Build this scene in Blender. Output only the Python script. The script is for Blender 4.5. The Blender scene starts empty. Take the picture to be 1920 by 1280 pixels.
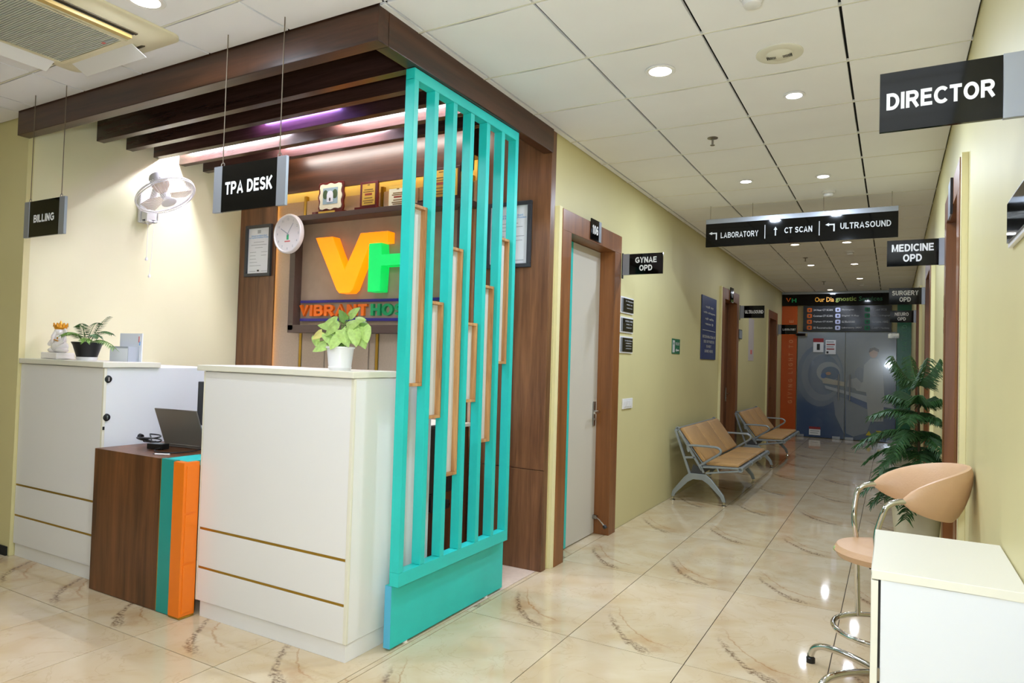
import bpy, bmesh, math, random
from mathutils import Vector as V, Matrix as M
random.seed(7)
scene = bpy.context.scene
col = scene.collection
CZ = 1.43                                   # eye height

# ------------------------------------------------------------------ camera
FPX, YAW, PITCH, ROLL = 1269.8, .5126, .0262, .0291
cf = V((-math.sin(YAW)*math.cos(PITCH), math.cos(YAW)*math.cos(PITCH), math.sin(PITCH)))
r0 = V((math.cos(YAW), math.sin(YAW), 0)); u0 = r0.cross(cf)
cr = math.cos(ROLL)*r0 + math.sin(ROLL)*u0
cu_ = -math.sin(ROLL)*r0 + math.cos(ROLL)*u0
cam_data = bpy.data.cameras.new('camera'); cam = bpy.data.objects.new('camera', cam_data); col.objects.link(cam)
cam_data.sensor_width = 36; cam_data.lens = FPX/1920*36; cam_data.clip_start = .02; cam_data.clip_end = 100
cam.matrix_world = M(((cr.x, cu_.x, -cf.x, 0), (cr.y, cu_.y, -cf.y, 0), (cr.z, cu_.z, -cf.z, CZ), (0, 0, 0, 1)))
scene.camera = cam
def ray(px, py): return cf*FPX + cr*(px-960) + cu_*(640-py)
def at_y(px, py, y): d = ray(px, py); d = d*(y/d.y); return V((d.x, y, d.z+CZ))
def at_x(px, py, x): d = ray(px, py); d = d*(x/d.x); return V((x, d.y, d.z+CZ))

# ------------------------------------------------------------------ world, exposure, room lights
w = bpy.data.worlds.new('world'); scene.world = w; w.use_nodes = True
w.node_tree.nodes['Background'].inputs[0].default_value = (.9, .95, 1, 1)
w.node_tree.nodes['Background'].inputs[1].default_value = .05
vs = scene.view_settings
vs.view_transform = 'Standard'; vs.look = 'None'; vs.gamma = 1; vs.use_curve_mapping = False
vs.exposure = 0.04
DOWNLIGHT_W = 9.0; TUBE_E = 200.0; FLASH_W = 140.0
def area_light(name, loc, size, power, color, aim=None, shape='DISK', spread=math.pi):
    ld = bpy.data.lights.new(name, 'AREA'); ld.shape = shape; ld.size = size; ld.energy = power; ld.color = color; ld.spread = spread
    o = bpy.data.objects.new(name, ld); col.objects.link(o); o.location = loc
    if aim is not None: o.rotation_euler = (V(aim)-V(loc)).to_track_quat('-Z', 'Y').to_euler()
    return o
# the photographer's flash, above the lens
fd = bpy.data.lights.new('camera_flash', 'POINT'); fd.energy = FLASH_W; fd.shadow_soft_size = .1; fd.color = (.74, .86, 1)
fo = bpy.data.objects.new('camera_flash', fd); col.objects.link(fo); fo.location = (-.14, -.10, 1.64)

# ------------------------------------------------------------------ materials
def lin(c):
    return tuple(((v/255)/12.92 if v/255 <= .04045 else ((v/255+.055)/1.055)**2.4) for v in c)
MATS = {}
def mat(name, rgb, rough=.5, metal=0, emit=None, es=0, coat=0, alpha=1, trans=0, noise=0, nscale=8, stretch=(1, 1, 1), bump=0, spec=.5):
    if name in MATS: return MATS[name]
    m = bpy.data.materials.new(name); m.use_nodes = True; MATS[name] = m
    nt = m.node_tree; b = nt.nodes['Principled BSDF']; c = lin(rgb)
    b.inputs['Base Color'].default_value = (*c, 1); b.inputs['Roughness'].default_value = rough
    b.inputs['Metallic'].default_value = metal; b.inputs['Coat Weight'].default_value = coat; b.inputs['Coat Roughness'].default_value = .05
    b.inputs['Alpha'].default_value = alpha; b.inputs['Transmission Weight'].default_value = trans
    b.inputs['Specular IOR Level'].default_value = spec
    if emit is not None:
        b.inputs['Emission Color'].default_value = (*lin(emit), 1); b.inputs['Emission Strength'].default_value = es
    if noise or bump:
        tc = nt.nodes.new('ShaderNodeTexCoord'); mp = nt.nodes.new('ShaderNodeMapping'); mp.inputs['Scale'].default_value = stretch
        nz = nt.nodes.new('ShaderNodeTexNoise'); nz.inputs['Scale'].default_value = nscale; nz.inputs['Detail'].default_value = 5
        geo = nt.nodes.new('ShaderNodeNewGeometry')
        nt.links.new(geo.outputs['Position'], mp.inputs[0]); nt.links.new(mp.outputs[0], nz.inputs[0])
        if noise:
            rp = nt.nodes.new('ShaderNodeValToRGB')
            rp.color_ramp.elements[0].position = .3; rp.color_ramp.elements[1].position = .7
            rp.color_ramp.elements[0].color = (*[v*(1-noise) for v in c], 1)
            rp.color_ramp.elements[1].color = (*[min(1, v*(1+noise*.6)) for v in c], 1)
            nt.links.new(nz.outputs[0], rp.inputs[0]); nt.links.new(rp.outputs[0], b.inputs['Base Color'])
        if bump:
            bp = nt.nodes.new('ShaderNodeBump'); bp.inputs['Strength'].default_value = bump; bp.inputs['Distance'].default_value = .01
            nt.links.new(nz.outputs[0], bp.inputs['Height']); nt.links.new(bp.outputs[0], b.inputs['Normal'])
    return m
def wood(name, dark, light, rough=.35, axis='z', scale=1.0, coat=0):
    if name in MATS: return MATS[name]
    m = bpy.data.materials.new(name); m.use_nodes = True; MATS[name] = m
    nt = m.node_tree; b = nt.nodes['Principled BSDF']; b.inputs['Roughness'].default_value = rough; b.inputs['Coat Weight'].default_value = coat
    geo = nt.nodes.new('ShaderNodeNewGeometry'); mp = nt.nodes.new('ShaderNodeMapping')
    s = 9*scale; l = .55*scale
    mp.inputs['Scale'].default_value = {'z': (s, s, l), 'x': (l, s, s), 'y': (s, l, s)}[axis]
    nz = nt.nodes.new('ShaderNodeTexNoise'); nz.inputs['Scale'].default_value = 1.6; nz.inputs['Detail'].default_value = 6; nz.inputs['Distortion'].default_value = .6
    n2 = nt.nodes.new('ShaderNodeTexNoise'); n2.inputs['Scale'].default_value = 11; n2.inputs['Detail'].default_value = 3
    mx = nt.nodes.new('ShaderNodeMath'); mx.operation = 'MULTIPLY_ADD'; mx.inputs[1].default_value = .3
    rp = nt.nodes.new('ShaderNodeValToRGB'); rp.color_ramp.elements[0].position = .45; rp.color_ramp.elements[1].position = .85
    rp.color_ramp.elements[0].color = (*lin(dark), 1); rp.color_ramp.elements[1].color = (*lin(light), 1)
    nt.links.new(geo.outputs['Position'], mp.inputs[0]); nt.links.new(mp.outputs[0], nz.inputs[0]); nt.links.new(mp.outputs[0], n2.inputs[0])
    nt.links.new(n2.outputs[0], mx.inputs[0]); nt.links.new(nz.outputs[0], mx.inputs[2])
    nt.links.new(mx.outputs[0], rp.inputs[0]); nt.links.new(rp.outputs[0], b.inputs['Base Color'])
    return m
def marble():
    m = bpy.data.materials.new('marble_tile'); m.use_nodes = True; nt = m.node_tree; L = nt.links; N = nt.nodes
    b = N['Principled BSDF']; b.inputs['Roughness'].default_value = .055; b.inputs['Specular IOR Level'].default_value = .4
    tc = N.new('ShaderNodeTexCoord'); oi = N.new('ShaderNodeObjectInfo')
    def math_(op, a, bb=None, c=None):
        n = N.new('ShaderNodeMath'); n.operation = op
        for i, v in enumerate((a, bb, c)):
            if v is None: continue
            if isinstance(v, (int, float)): n.inputs[i].default_value = v
            else: L.new(v, n.inputs[i])
        return n.outputs[0]
    step = math_('MULTIPLY', math_('FLOOR', math_('MULTIPLY', oi.outputs['Random'], 3.0)), 3.7)
    cx = N.new('ShaderNodeCombineXYZ'); L.new(step, cx.inputs[2])
    va = N.new('ShaderNodeVectorMath'); va.operation = 'ADD'; L.new(tc.outputs['Object'], va.inputs[0]); L.new(cx.outputs[0], va.inputs[1])
    def noise(scale, detail=6, dist=0):
        n = N.new('ShaderNodeTexNoise'); n.inputs['Scale'].default_value = scale; n.inputs['Detail'].default_value = detail; n.inputs['Distortion'].default_value = dist
        L.new(va.outputs[0], n.inputs[0]); return n.outputs[0]
    sp = N.new('ShaderNodeSeparateXYZ'); L.new(tc.outputs['Object'], sp.inputs[0]); x, y = sp.outputs[0], sp.outputs[1]
    n1 = noise(5, 8, .4); n2 = noise(2.2, 4, 1.2); n3 = noise(26, 8, .5)
    n4 = noise(13, 6, .8); n5 = noise(60, 4, 0)
    def sub(a, b_): return math_('SUBTRACT', a, b_)
    def mul(a, b_): return math_('MULTIPLY', a, b_)
    curve = math_('ADD', math_('ADD', -.502, mul(x, -.797)), mul(mul(x, x), 2.58))
    dy = math_('ADD', sub(y, curve), mul(sub(n4, .5), .10))
    def band(v, lo, hi):                  # 1 inside, smooth fall-off between lo and hi
        mr = N.new('ShaderNodeMapRange'); mr.interpolation_type = 'SMOOTHSTEP'; L.new(v, mr.inputs[0])
        mr.inputs[1].default_value = hi; mr.inputs[2].default_value = lo; mr.inputs[3].default_value = 0; mr.inputs[4].default_value = 1; return mr.outputs[0]
    env = band(math_('ABSOLUTE', math_('ADD', x, .05)), .10, .22)
    core = mul(mul(band(math_('ABSOLUTE', dy), .008, .04), env), band(n5, .62, .36))
    halo = mul(mul(band(math_('ABSOLUTE', sub(dy, .05)), .03, .15), band(math_('ABSOLUTE', math_('ADD', x, .03)), .14, .28)), band(n1, .68, .40))
    line2 = mul(mul(band(math_('ABSOLUTE', sub(math_('ADD', dy, mul(n1, .05)), .15)), .002, .012), band(math_('ABSOLUTE', math_('ADD', x, .02)), .12, .25)), .5)
    cloud = mul(band(n2, .62, .44), .30)
    dark = mul(core, .78); soft = math_('ADD', mul(halo, .55), math_('ADD', line2, mul(sub(1, cloud), 0.0)))
    rp = N.new('ShaderNodeValToRGB'); e = rp.color_ramp.elements
    e[0].position = .3; e[1].position = .72; e[0].color = (*lin((216, 200, 172)), 1); e[1].color = (*lin((200, 175, 136)), 1)
    L.new(n2, rp.inputs[0])
    def mix(f, a, cb):
        n = N.new('ShaderNodeMix'); n.data_type = 'RGBA'; n.clamp_factor = True; L.new(f, n.inputs[0]); L.new(a, n.inputs[6]); n.inputs[7].default_value = (*lin(cb), 1); return n.outputs[2]
    # fine brown hairlines of the print
    hl = math_('ABSOLUTE', math_('SUBTRACT', noise(3.1, 7, 1.5), .5)); mr = N.new('ShaderNodeMapRange'); L.new(hl, mr.inputs[0])
    mr.inputs[1].default_value = .012; mr.inputs[2].default_value = 0; mr.inputs[3].default_value = 0; mr.inputs[4].default_value = .22
    c = mix(mr.outputs[0], rp.outputs[0], (168, 134, 92)); c = mix(soft, c, (172, 128, 82)); c = mix(dark, c, (96, 66, 44))
    L.new(c, b.inputs['Base Color'])
    return m

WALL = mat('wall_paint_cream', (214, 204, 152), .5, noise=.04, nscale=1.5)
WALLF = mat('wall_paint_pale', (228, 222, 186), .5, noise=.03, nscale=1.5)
PLASTER_LIT = mat('plaster_edge_lit', (236, 226, 176), .5)  # wall edge catching the flash: its brightness is put into a lighter cream
CEIL = mat('ceiling_board', (244, 243, 248), .8, noise=.02, nscale=3)
TEE = mat('ceiling_tee_white', (226, 222, 208), .5)
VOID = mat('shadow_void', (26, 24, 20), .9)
GROUT = mat('grout', (62, 50, 38), .9)
MARBLE = marble()
PALE_TILE = mat('pale_stone', (222, 202, 182), .25, noise=.06, nscale=30)
BEAM = wood('beam_laminate', (44, 25, 15), (82, 50, 32), .32, 'x', 1.0)
BEAMY = wood('beam_laminate_y', (44, 25, 15), (82, 50, 32), .32, 'y', 1.0)
SLAT = wood('slat_laminate', (52, 33, 28), (80, 54, 47), .25, 'x', 1.0)
WALNUT = wood('walnut_panel', (82, 51, 31), (138, 95, 62), .35, 'z', 1.0)
DESKW = wood('desk_walnut', (66, 37, 18), (120, 74, 42), .35, 'z', 1.0)
DOORW = wood('door_frame_wood', (112, 66, 30), (146, 92, 48), .35, 'z', .8)
DOORD = wood('door_leaf_wood', (84, 50, 28), (112, 68, 38), .35, 'z', .8)
SHELFM = mat('shelf_laminate', (84, 66, 58), .4, noise=.1, nscale=12, stretch=(.3, 3, 3))
PINE = wood('pale_pine', (160, 108, 62), (214, 164, 108), .5, 'z', 2.2)
TEAL = mat('teal_paint', (36, 198, 192), .4, noise=.05, nscale=6)
TEALD = mat('teal_laminate', (22, 150, 142), .4)
ORANGE = mat('orange_laminate', (240, 122, 16), .35)
WHITE = mat('white_laminate', (232, 230, 230), .35)
WHITE2 = mat('white_laminate_cool', (224, 226, 230), .35)
EDGE = mat('cream_edge_band', (228, 224, 208), .45)
GOLD = mat('gold_strip', (176, 140, 50), .3, .7)
FABRIC = mat('beige_padding', (188, 168, 148), .75, noise=.05, nscale=60)
LOGOB = mat('logo_board', (176, 152, 128), .6, noise=.07, nscale=9)
BLACK = mat('black_acrylic', (7, 7, 7), .06, spec=.32)
SILVER = mat('brushed_aluminium', (160, 164, 172), .38, .55)
SILVERP = mat('silver_paint', (168, 174, 180), .35, .4)
CHROME = mat('chrome', (214, 212, 208), .08, 1)
STEEL = mat('steel', (150, 146, 140), .3, 1)
LETTER = mat('white_vinyl', (240, 240, 240), .5)
LETTERG = mat('grey_vinyl', (200, 200, 200), .5)
PLASTIC = mat('white_plastic', (232, 230, 232), .35)
ACRYL = mat('frosted_acrylic', (214, 216, 214), .5)
BLKP = mat('black_plastic', (18, 18, 20), .4)
WIRE = mat('steel_wire', (120, 108, 92), .4, .6)
TAN = mat('tan_leatherette', (206, 166, 128), .42, bump=.1, nscale=120)
TANP = mat('tan_pad', (190, 146, 92), .45, noise=.08, nscale=10)
GREYC = mat('cast_aluminium', (150, 156, 160), .35, .5)
DGREY = mat('dark_grey_plastic', (54, 54, 56), .5)
PAPER = mat('paper', (236, 240, 248), .6)
WARM = (228, 238, 255); COOL = (218, 234, 255)

# ------------------------------------------------------------------ mesh helpers
class MB:
    def __init__(s): s.bm = bmesh.new()
    def box(s, x0, x1, y0, y1, z0, z1):
        v = [s.bm.verts.new((x, y, z)) for z in (z0, z1) for y in (y0, y1) for x in (x0, x1)]
        for f in ((0, 1, 3, 2), (4, 5, 7, 6), (0, 1, 5, 4), (2, 3, 7, 6), (0, 2, 6, 4), (1, 3, 7, 5)): s.bm.faces.new([v[i] for i in f])
        return s
    def obox(s, c, a, b, d):
        c, a, b, d = V(c), V(a), V(b), V(d)
        v = [s.bm.verts.new(c+i*a+j*b+k*d) for k in (-1, 1) for j in (-1, 1) for i in (-1, 1)]
        for f in ((0, 1, 3, 2), (4, 5, 7, 6), (0, 1, 5, 4), (2, 3, 7, 6), (0, 2, 6, 4), (1, 3, 7, 5)): s.bm.faces.new([v[i] for i in f])
        return s
    def prism(s, pts, ext):
        ext = V(ext); a = [s.bm.verts.new(p) for p in pts]; b = [s.bm.verts.new(V(p)+ext) for p in pts]; n = len(a)
        s.bm.faces.new(a); s.bm.faces.new(b[::-1])
        for i in range(n): s.bm.faces.new((a[i], a[(i+1) % n], b[(i+1) % n], b[i]))
        return s
    def sweep(s, pts, radii, seg=10, closed=False, cap=True, flat=None):
        pts = [V(p) for p in pts]; n = len(pts); rings = []
        if isinstance(radii, (int, float)): radii = [radii]*n
        nrm = None
        for i, p in enumerate(pts):
            a = pts[(i-1) % n] if (closed or i > 0) else p; b = pts[(i+1) % n] if (closed or i < n-1) else p
            t = (b-a).normalized()
            if nrm is None: nrm = t.orthogonal().normalized()
            nrm = (nrm - t*nrm.dot(t)); nrm = nrm.normalized() if nrm.length > 1e-6 else t.orthogonal().normalized()
            bn = t.cross(nrm)
            rings.append([s.bm.verts.new(p + radii[i]*(math.cos(q)*nrm + math.sin(q)*bn)) for q in [2*math.pi*k/seg for k in range(seg)]])
        for i in range(n if closed else n-1):
            A, B = rings[i], rings[(i+1) % n]
            off = 0
            if closed and i == n-1: off = min(range(seg), key=lambda o: (A[0].co-B[o].co).length)
            for k in range(seg): s.bm.faces.new((A[k], A[(k+1) % seg], B[(k+1+off) % seg], B[(k+off) % seg]))
        if cap and not closed:
            s.bm.faces.new(rings[0][::-1]); s.bm.faces.new(rings[-1])
        return s
    def cyl(s, p0, p1, r, r1=None, seg=16): return s.sweep([p0, p1], [r, r if r1 is None else r1], seg)
    def lathe(s, c, prof, seg=24, axis=None):
        c = V(c); ax = V(axis).normalized() if axis is not None else V((0, 0, 1))
        e1 = ax.orthogonal().normalized(); e2 = ax.cross(e1); rings = []
        for r, z in prof:
            rings.append([s.bm.verts.new(c + ax*z + max(r, 1e-4)*(math.cos(q)*e1+math.sin(q)*e2)) for q in [2*math.pi*k/seg for k in range(seg)]])
        for A, B in zip(rings, rings[1:]):
            for k in range(seg): s.bm.faces.new((A[k], A[(k+1) % seg], B[(k+1) % seg], B[k]))
        s.bm.faces.new(rings[0][::-1]); s.bm.faces.new(rings[-1])
        return s
    def ball(s, c, r, seg=14, rot=None):
        r = (r, r, r) if isinstance(r, (int, float)) else r
        mtx = M.Translation(V(c)) @ (rot.to_4x4() if rot is not None else M.Identity(4)) @ M.Diagonal((*r, 1))
        bmesh.ops.create_uvsphere(s.bm, u_segments=seg, v_segments=max(6, seg*2//3), radius=1, matrix=mtx); return s
    def quad(s, *p): s.bm.faces.new([s.bm.verts.new(q) for q in p]); return s
    def build(s, name, m, parent=None, bevel=0, smooth=False, base=None, kind=None):
        bm = s.bm
        if bevel: bmesh.ops.bevel(bm, geom=list(bm.edges), offset=bevel, segments=2, affect='EDGES', profile=.6, clamp_overlap=True)
        bmesh.ops.recalc_face_normals(bm, faces=list(bm.faces))
        if parent is not None: o0 = parent['_o']; o0 = V(o0)
        elif base is not None: o0 = V(base)
        else:
            xs = [v.co for v in bm.verts]
            o0 = V(((min(c.x for c in xs)+max(c.x for c in xs))/2, (min(c.y for c in xs)+max(c.y for c in xs))/2, min(c.z for c in xs)))
        for v in bm.verts: v.co -= o0
        me = bpy.data.meshes.new(name); bm.to_mesh(me); bm.free(); me.materials.append(m)
        if smooth:
            me.polygons.foreach_set('use_smooth', [True]*len(me.polygons))
            me.set_sharp_from_angle(angle=math.radians(38))
        o = bpy.data.objects.new(name, me); col.objects.link(o); o['_o'] = tuple(o0)
        if parent is not None: o.parent = parent
        else: o.location = o0
        if kind: o['kind'] = kind
        return o
def curve(pts, n=5):
    '''Catmull-Rom path through pts'''
    P_ = [V(p) for p in pts]; P_ = [2*P_[0]-P_[1]]+P_+[2*P_[-1]-P_[-2]]; out = []
    for i in range(1, len(P_)-2):
        a, b, c, d = P_[i-1:i+3]
        for k in range(n): t = k/n; out.append(.5*((2*b)+(c-a)*t+(2*a-5*b+4*c-d)*t*t+(3*b-a-3*c+d)*t**3))
    return out+[P_[-2]]
def tag(o, label, cat, group=None, kind=None):
    o['label'] = label; o['category'] = cat
    if group: o['group'] = group
    if kind: o['kind'] = kind
    return o
def thing(name, loc, label, cat, group=None, kind=None):
    o = bpy.data.objects.new(name, None); o.empty_display_size = .05; col.objects.link(o); o.location = loc; o['_o'] = tuple(loc)
    return tag(o, label, cat, group, kind)
def box(name, m, parent, x0, x1, y0, y1, z0, z1, bevel=0, kind=None):
    return MB().box(x0, x1, y0, y1, z0, z1).build(name, m, parent, bevel, kind=kind)
X, Y, Z = V((1, 0, 0)), V((0, 1, 0)), V((0, 0, 1))
def font_text(s, m, parent, c, right, up, w=None, h=None, name='lettering', bold=.02, depth=.0015, space=1.0):
    """lettering fitted into a box w x h (metres) centred on c"""
    cu = bpy.data.curves.new('tmp', 'FONT'); cu.body = s; cu.size = 1; cu.align_x = 'CENTER'; cu.offset = bold; cu.space_line = .95
    cu.space_character = space; cu.resolution_u = 2
    o = bpy.data.objects.new('tmp', cu); col.objects.link(o)
    dg = bpy.context.evaluated_depsgraph_get(); me = bpy.data.meshes.new_from_object(o.evaluated_get(dg))
    bpy.data.objects.remove(o); bpy.data.curves.remove(cu)
    if not me.vertices: return None
    xs = [v.co.x for v in me.vertices]; ys = [v.co.y for v in me.vertices]
    bw, bh = max(xs)-min(xs), max(ys)-min(ys); mx, my = (max(xs)+min(xs))/2, (max(ys)+min(ys))/2
    sx = (w/bw) if w else None; sy = (h/bh) if h else None
    sx = sx or sy; sy = sy or sx
    right, up = V(right), V(up); n = right.cross(up); c = V(c); o0 = V(parent['_o'])
    for v in me.vertices: v.co = c + right*((v.co.x-mx)*sx) + up*((v.co.y-my)*sy) + n*depth - o0
    me.name = name; me.materials.clear(); me.materials.append(m)
    ob = bpy.data.objects.new(name, me); col.objects.link(ob); ob.parent = parent; ob['_o'] = tuple(o0)
    return ob
# bold sans capitals drawn as strokes (unit cap height)
def _a(cx, cy, rx, ry, d0, d1, n=12): return [(cx+rx*math.cos(math.radians(d0+(d1-d0)*k/n)), cy+ry*math.sin(math.radians(d0+(d1-d0)*k/n))) for k in range(n+1)]
GL = {
 'A': (.80, [[(.08, 0), (.40, .95), (.72, 0)], [(.2, .3), (.6, .3)]], ), 'B': (.72, [[(.1, 0), (.1, 1)], [(.1, .9)]+_a(.40, .715, .2, .185, 90, -90)+[(.1, .53)], [(.1, .53)]+_a(.42, .315, .22, .215, 90, -90)+[(.1, .1)]]),
 'C': (.78, [_a(.44, .5, .34, .4, 42, 318, 20)]), 'D': (.76, [[(.1, 0), (.1, 1)], [(.1, .9)]+_a(.31, .5, .35, .4, 90, -90, 16)+[(.1, .1)]]), 'E': (.66, [[(.1, 0), (.1, 1)], [(.1, .9), (.64, .9)], [(.1, .52), (.6, .52)], [(.1, .1), (.66, .1)]]),
 'F': (.62, [[(.1, 0), (.1, 1)], [(.1, .9), (.62, .9)], [(.1, .5), (.55, .5)]]), 'G': (.82, [_a(.45, .5, .35, .4, 45, 325, 20), [(.74, .12), (.74, .48), (.45, .48)]]), 'H': (.74, [[(.1, 0), (.1, 1)], [(.64, 0), (.64, 1)], [(.1, .53), (.64, .53)]]),
 'I': (.2, [[(.1, 0), (.1, 1)]]), 'J': (.56, [[(.46, 1)]+_a(.27, .3, .19, .2, 0, -180)]), 'K': (.76, [[(.1, 0), (.1, 1)], [(.12, .38), (.66, 1)], [(.3, .55), (.68, 0)]]), 'L': (.62, [[(.1, 0), (.1, 1)], [(.1, .1), (.62, .1)]]),
 'M': (.88, [[(.1, 0), (.1, 1)], [(.78, 0), (.78, 1)], [(.13, .95), (.44, .08), (.75, .95)]]), 'N': (.74, [[(.1, 0), (.1, 1)], [(.64, 0), (.64, 1)], [(.12, .9), (.62, .1)]]), 'O': (.84, [_a(.42, .5, .32, .4, 0, 360, 28)]), 'P': (.70, [[(.1, 0), (.1, 1)], [(.1, .9)]+_a(.38, .67, .22, .23, 90, -90)+[(.1, .44)]]),
 'Q': (.84, [_a(.42, .5, .32, .4, 0, 360, 28), [(.5, .3), (.8, 0)]]), 'R': (.76, [[(.1, 0), (.1, 1)], [(.1, .9)]+_a(.42, .69, .21, .21, 90, -90)+[(.1, .48)], [(.4, .46), (.68, 0)]]), 'S': (.70, [_a(.35, .71, .23, .19, 15, 270, 14)+_a(.35, .3, .25, .2, 90, -165, 14)]), 'T': (.68, [[(.34, 0), (.34, 1)], [(0, .9), (.68, .9)]]),
 'U': (.74, [[(.1, 1)]+_a(.37, .37, .27, .27, 180, 360)+[(.64, 1)]]), 'V': (.76, [[(.09, 1), (.38, .08), (.67, 1)]]), 'W': (1.04, [[(.08, 1), (.29, .06), (.52, .92), (.75, .06), (.96, 1)]]), 'X': (.72, [[(.1, 0), (.62, 1)], [(.1, 1), (.62, 0)]]), 'Y': (.74, [[(.08, 1), (.37, .48), (.66, 1)], [(.37, 0), (.37, .5)]]),
 'Z': (.66, [[(.02, .9), (.58, .9), (.08, .1), (.64, .1)]]), '0': (.62, [_a(.31, .5, .21, .4, 0, 360, 24)]), '1': (.42, [[(.3, 0), (.3, 1)], [(.06, .74), (.28, .9)]]), '6': (.62, [_a(.31, .32, .21, .22, 0, 360, 20), [(.1, .32)]+_a(.34, .5, .24, .4, 180, 55, 10)]), '7': (.58, [[(.02, .9), (.5, .9), (.22, 0)]]), ' ': (.3, [])}
def strokes(s, m, parent, c, right, up, w, h, name='lettering', depth=.0015, thick=.19, gap=.1, solid=0):
    right, up, c = V(right), V(up), V(c); n = right.cross(up); lines = s.split('\n'); LH = 1.38; bm = bmesh.new(); width = []
    for ln in lines: width.append(sum(GL[ch][0]+gap for ch in ln)-gap)
    W_ = max(width); H_ = 1+LH*(len(lines)-1)
    sx = w/W_ if w else h/H_; sy = h/H_ if h else sx
    for li, ln in enumerate(lines):
        x = -width[li]/2; y = H_/2-1-LH*li
        for ch in ln:
            gw, st = GL[ch]
            ks = 0
            for pl_ in st:
                P_ = [V((x+a, y+b)) for a, b in pl_]; nn = len(P_); closed = nn > 12 and (P_[0]-P_[-1]).length < 1e-3
                if closed: P_ = P_[:-1]; nn -= 1
                lr = []
                for i in range(nn):
                    a = (P_[i]-P_[i-1]).normalized() if (i > 0 or closed) else None; b = (P_[(i+1) % nn]-P_[i]).normalized() if (i < nn-1 or closed) else None
                    a = a or b; b = b or a; na, nb_ = V((-a.y, a.x)), V((-b.y, b.x)); mt_ = (na+nb_); mt_ = mt_.normalized() if mt_.length > 1e-5 else na
                    dd_ = mt_.dot(na); k_ = thick/2/dd_ if dd_ > .68 else thick/2*.95; lr.append((P_[i]+mt_*k_, P_[i]-mt_*k_))
                vs_ = [[bm.verts.new(c+right*(q.x*sx)+up*(q.y*sy)+n*(depth+.00025*ks)-V(parent['_o'])) for q in pr_] for pr_ in lr]; ks += 1
                for i in range(nn if closed else nn-1):
                    A_, B_ = vs_[i], vs_[(i+1) % nn]; f_ = bm.faces.new((A_[0], A_[1], B_[1], B_[0])); f_.normal_update()
                    if f_.normal.dot(n) < 0: f_.normal_flip()
            x += gw+gap
    if solid:
        ex = bmesh.ops.extrude_face_region(bm, geom=list(bm.faces)); bmesh.ops.translate(bm, vec=n*solid, verts=[g for g in ex['geom'] if isinstance(g, bmesh.types.BMVert)]); bmesh.ops.recalc_face_normals(bm, faces=list(bm.faces))
    me = bpy.data.meshes.new(name); bm.to_mesh(me); bm.free(); me.materials.append(m)
    ob = bpy.data.objects.new(name, me); col.objects.link(ob); ob.parent = parent; ob['_o'] = parent['_o']
    if gap > .3: ob['kind'] = 'stuff'
    return ob
def text(s, m, parent, c, right, up, w=None, h=None, name='lettering', bold=.02, depth=.0015, space=1.0):
    if all(ch in GL or ch == '\n' for ch in s) and (len(s) > 2 or s in ('V', 'H')): return strokes(s, m, parent, c, right, up, w, h, name, depth, thick=.21 if bold >= .03 else .16, gap=.1 if space == 1 else .5)
    return font_text(s, m, parent, c, right, up, w, h, name, bold, depth, space)
def poly_on(name, m, parent, pts, n, t=.0012):
    """thin flat print: outline pts (3-D, in plane) given thickness t along n"""
    return MB().prism([V(p) for p in pts], V(n)*t).build(name, m, parent)
def ell(c, a, b, n=28): return [V(c)+V(a)*math.cos(2*math.pi*k/n)+V(b)*math.sin(2*math.pi*k/n) for k in range(n)]
def arc(c, a, b, t0, t1, n=8): return [V(c)+V(a)*math.cos(t0+(t1-t0)*k/n)+V(b)*math.sin(t0+(t1-t0)*k/n) for k in range(n+1)]

# ------------------------------------------------------------------ the setting
XL, XR, YB, XF, YE, ZC = -2.06, .313, 4.2, -5.2, 15.3, 3.01
YLOB, XLOB, YBACK, TW = 2.38, -8.0, -3.5, .16
fl = box('floor', GROUT, None, XLOB, XR, YBACK, YE+.1, -.1, -.004); tag(fl, 'cream marble tiled floor running through lobby and corridor', 'floor', kind='structure')
tile_mesh = {}
def piece(parent, name, m, x0, x1, y0, y1, z0, z1, bevel=.0015):
    """one slab; equal sizes share a mesh"""
    k = (name, m.name, round(x1-x0, 3), round(y1-y0, 3))
    if k not in tile_mesh:
        b = MB().box(-(x1-x0)/2, (x1-x0)/2, -(y1-y0)/2, (y1-y0)/2, z0, z1)
        if bevel: bmesh.ops.bevel(b.bm, geom=[e for e in b.bm.edges], offset=bevel, segments=1, affect='EDGES')
        bmesh.ops.recalc_face_normals(b.bm, faces=list(b.bm.faces))
        me = bpy.data.meshes.new(name); b.bm.to_mesh(me); b.bm.free(); me.materials.append(m); tile_mesh[k] = me
    o = bpy.data.objects.new(name, tile_mesh[k]); col.objects.link(o); o.parent = parent
    p = V(parent['_o']); o.location = V(((x0+x1)/2, (y0+y1)/2, 0)) - p
    return o
G = .0045
def tile_run(parent, name, m, xs, ys, z0, z1, gx, gy, skip=None, bevel=.0015):
    for i in range(len(xs)-1):
        for j in range(len(ys)-1):
            if xs[i+1]-xs[i] < .03 or ys[j+1]-ys[j] < .03: continue
            if skip and skip((xs[i]+xs[i+1])/2, (ys[j]+ys[j+1])/2): continue
            piece(parent, name, m, xs[i]+gx, xs[i+1]-gx, ys[j]+gy, ys[j+1]-gy, z0, z1, bevel)
def cuts(a, b, origin, pitch):
    k = math.ceil((a-origin)/pitch - 1e-6); out = [a]
    while origin+k*pitch < b-1e-6:
        if origin+k*pitch > a+.02: out.append(origin+k*pitch)
        k += 1
    return out+[b]
FX0, FPX_, FY0, FPY_ = -1.455, .604, 3.27, 1.207
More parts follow.
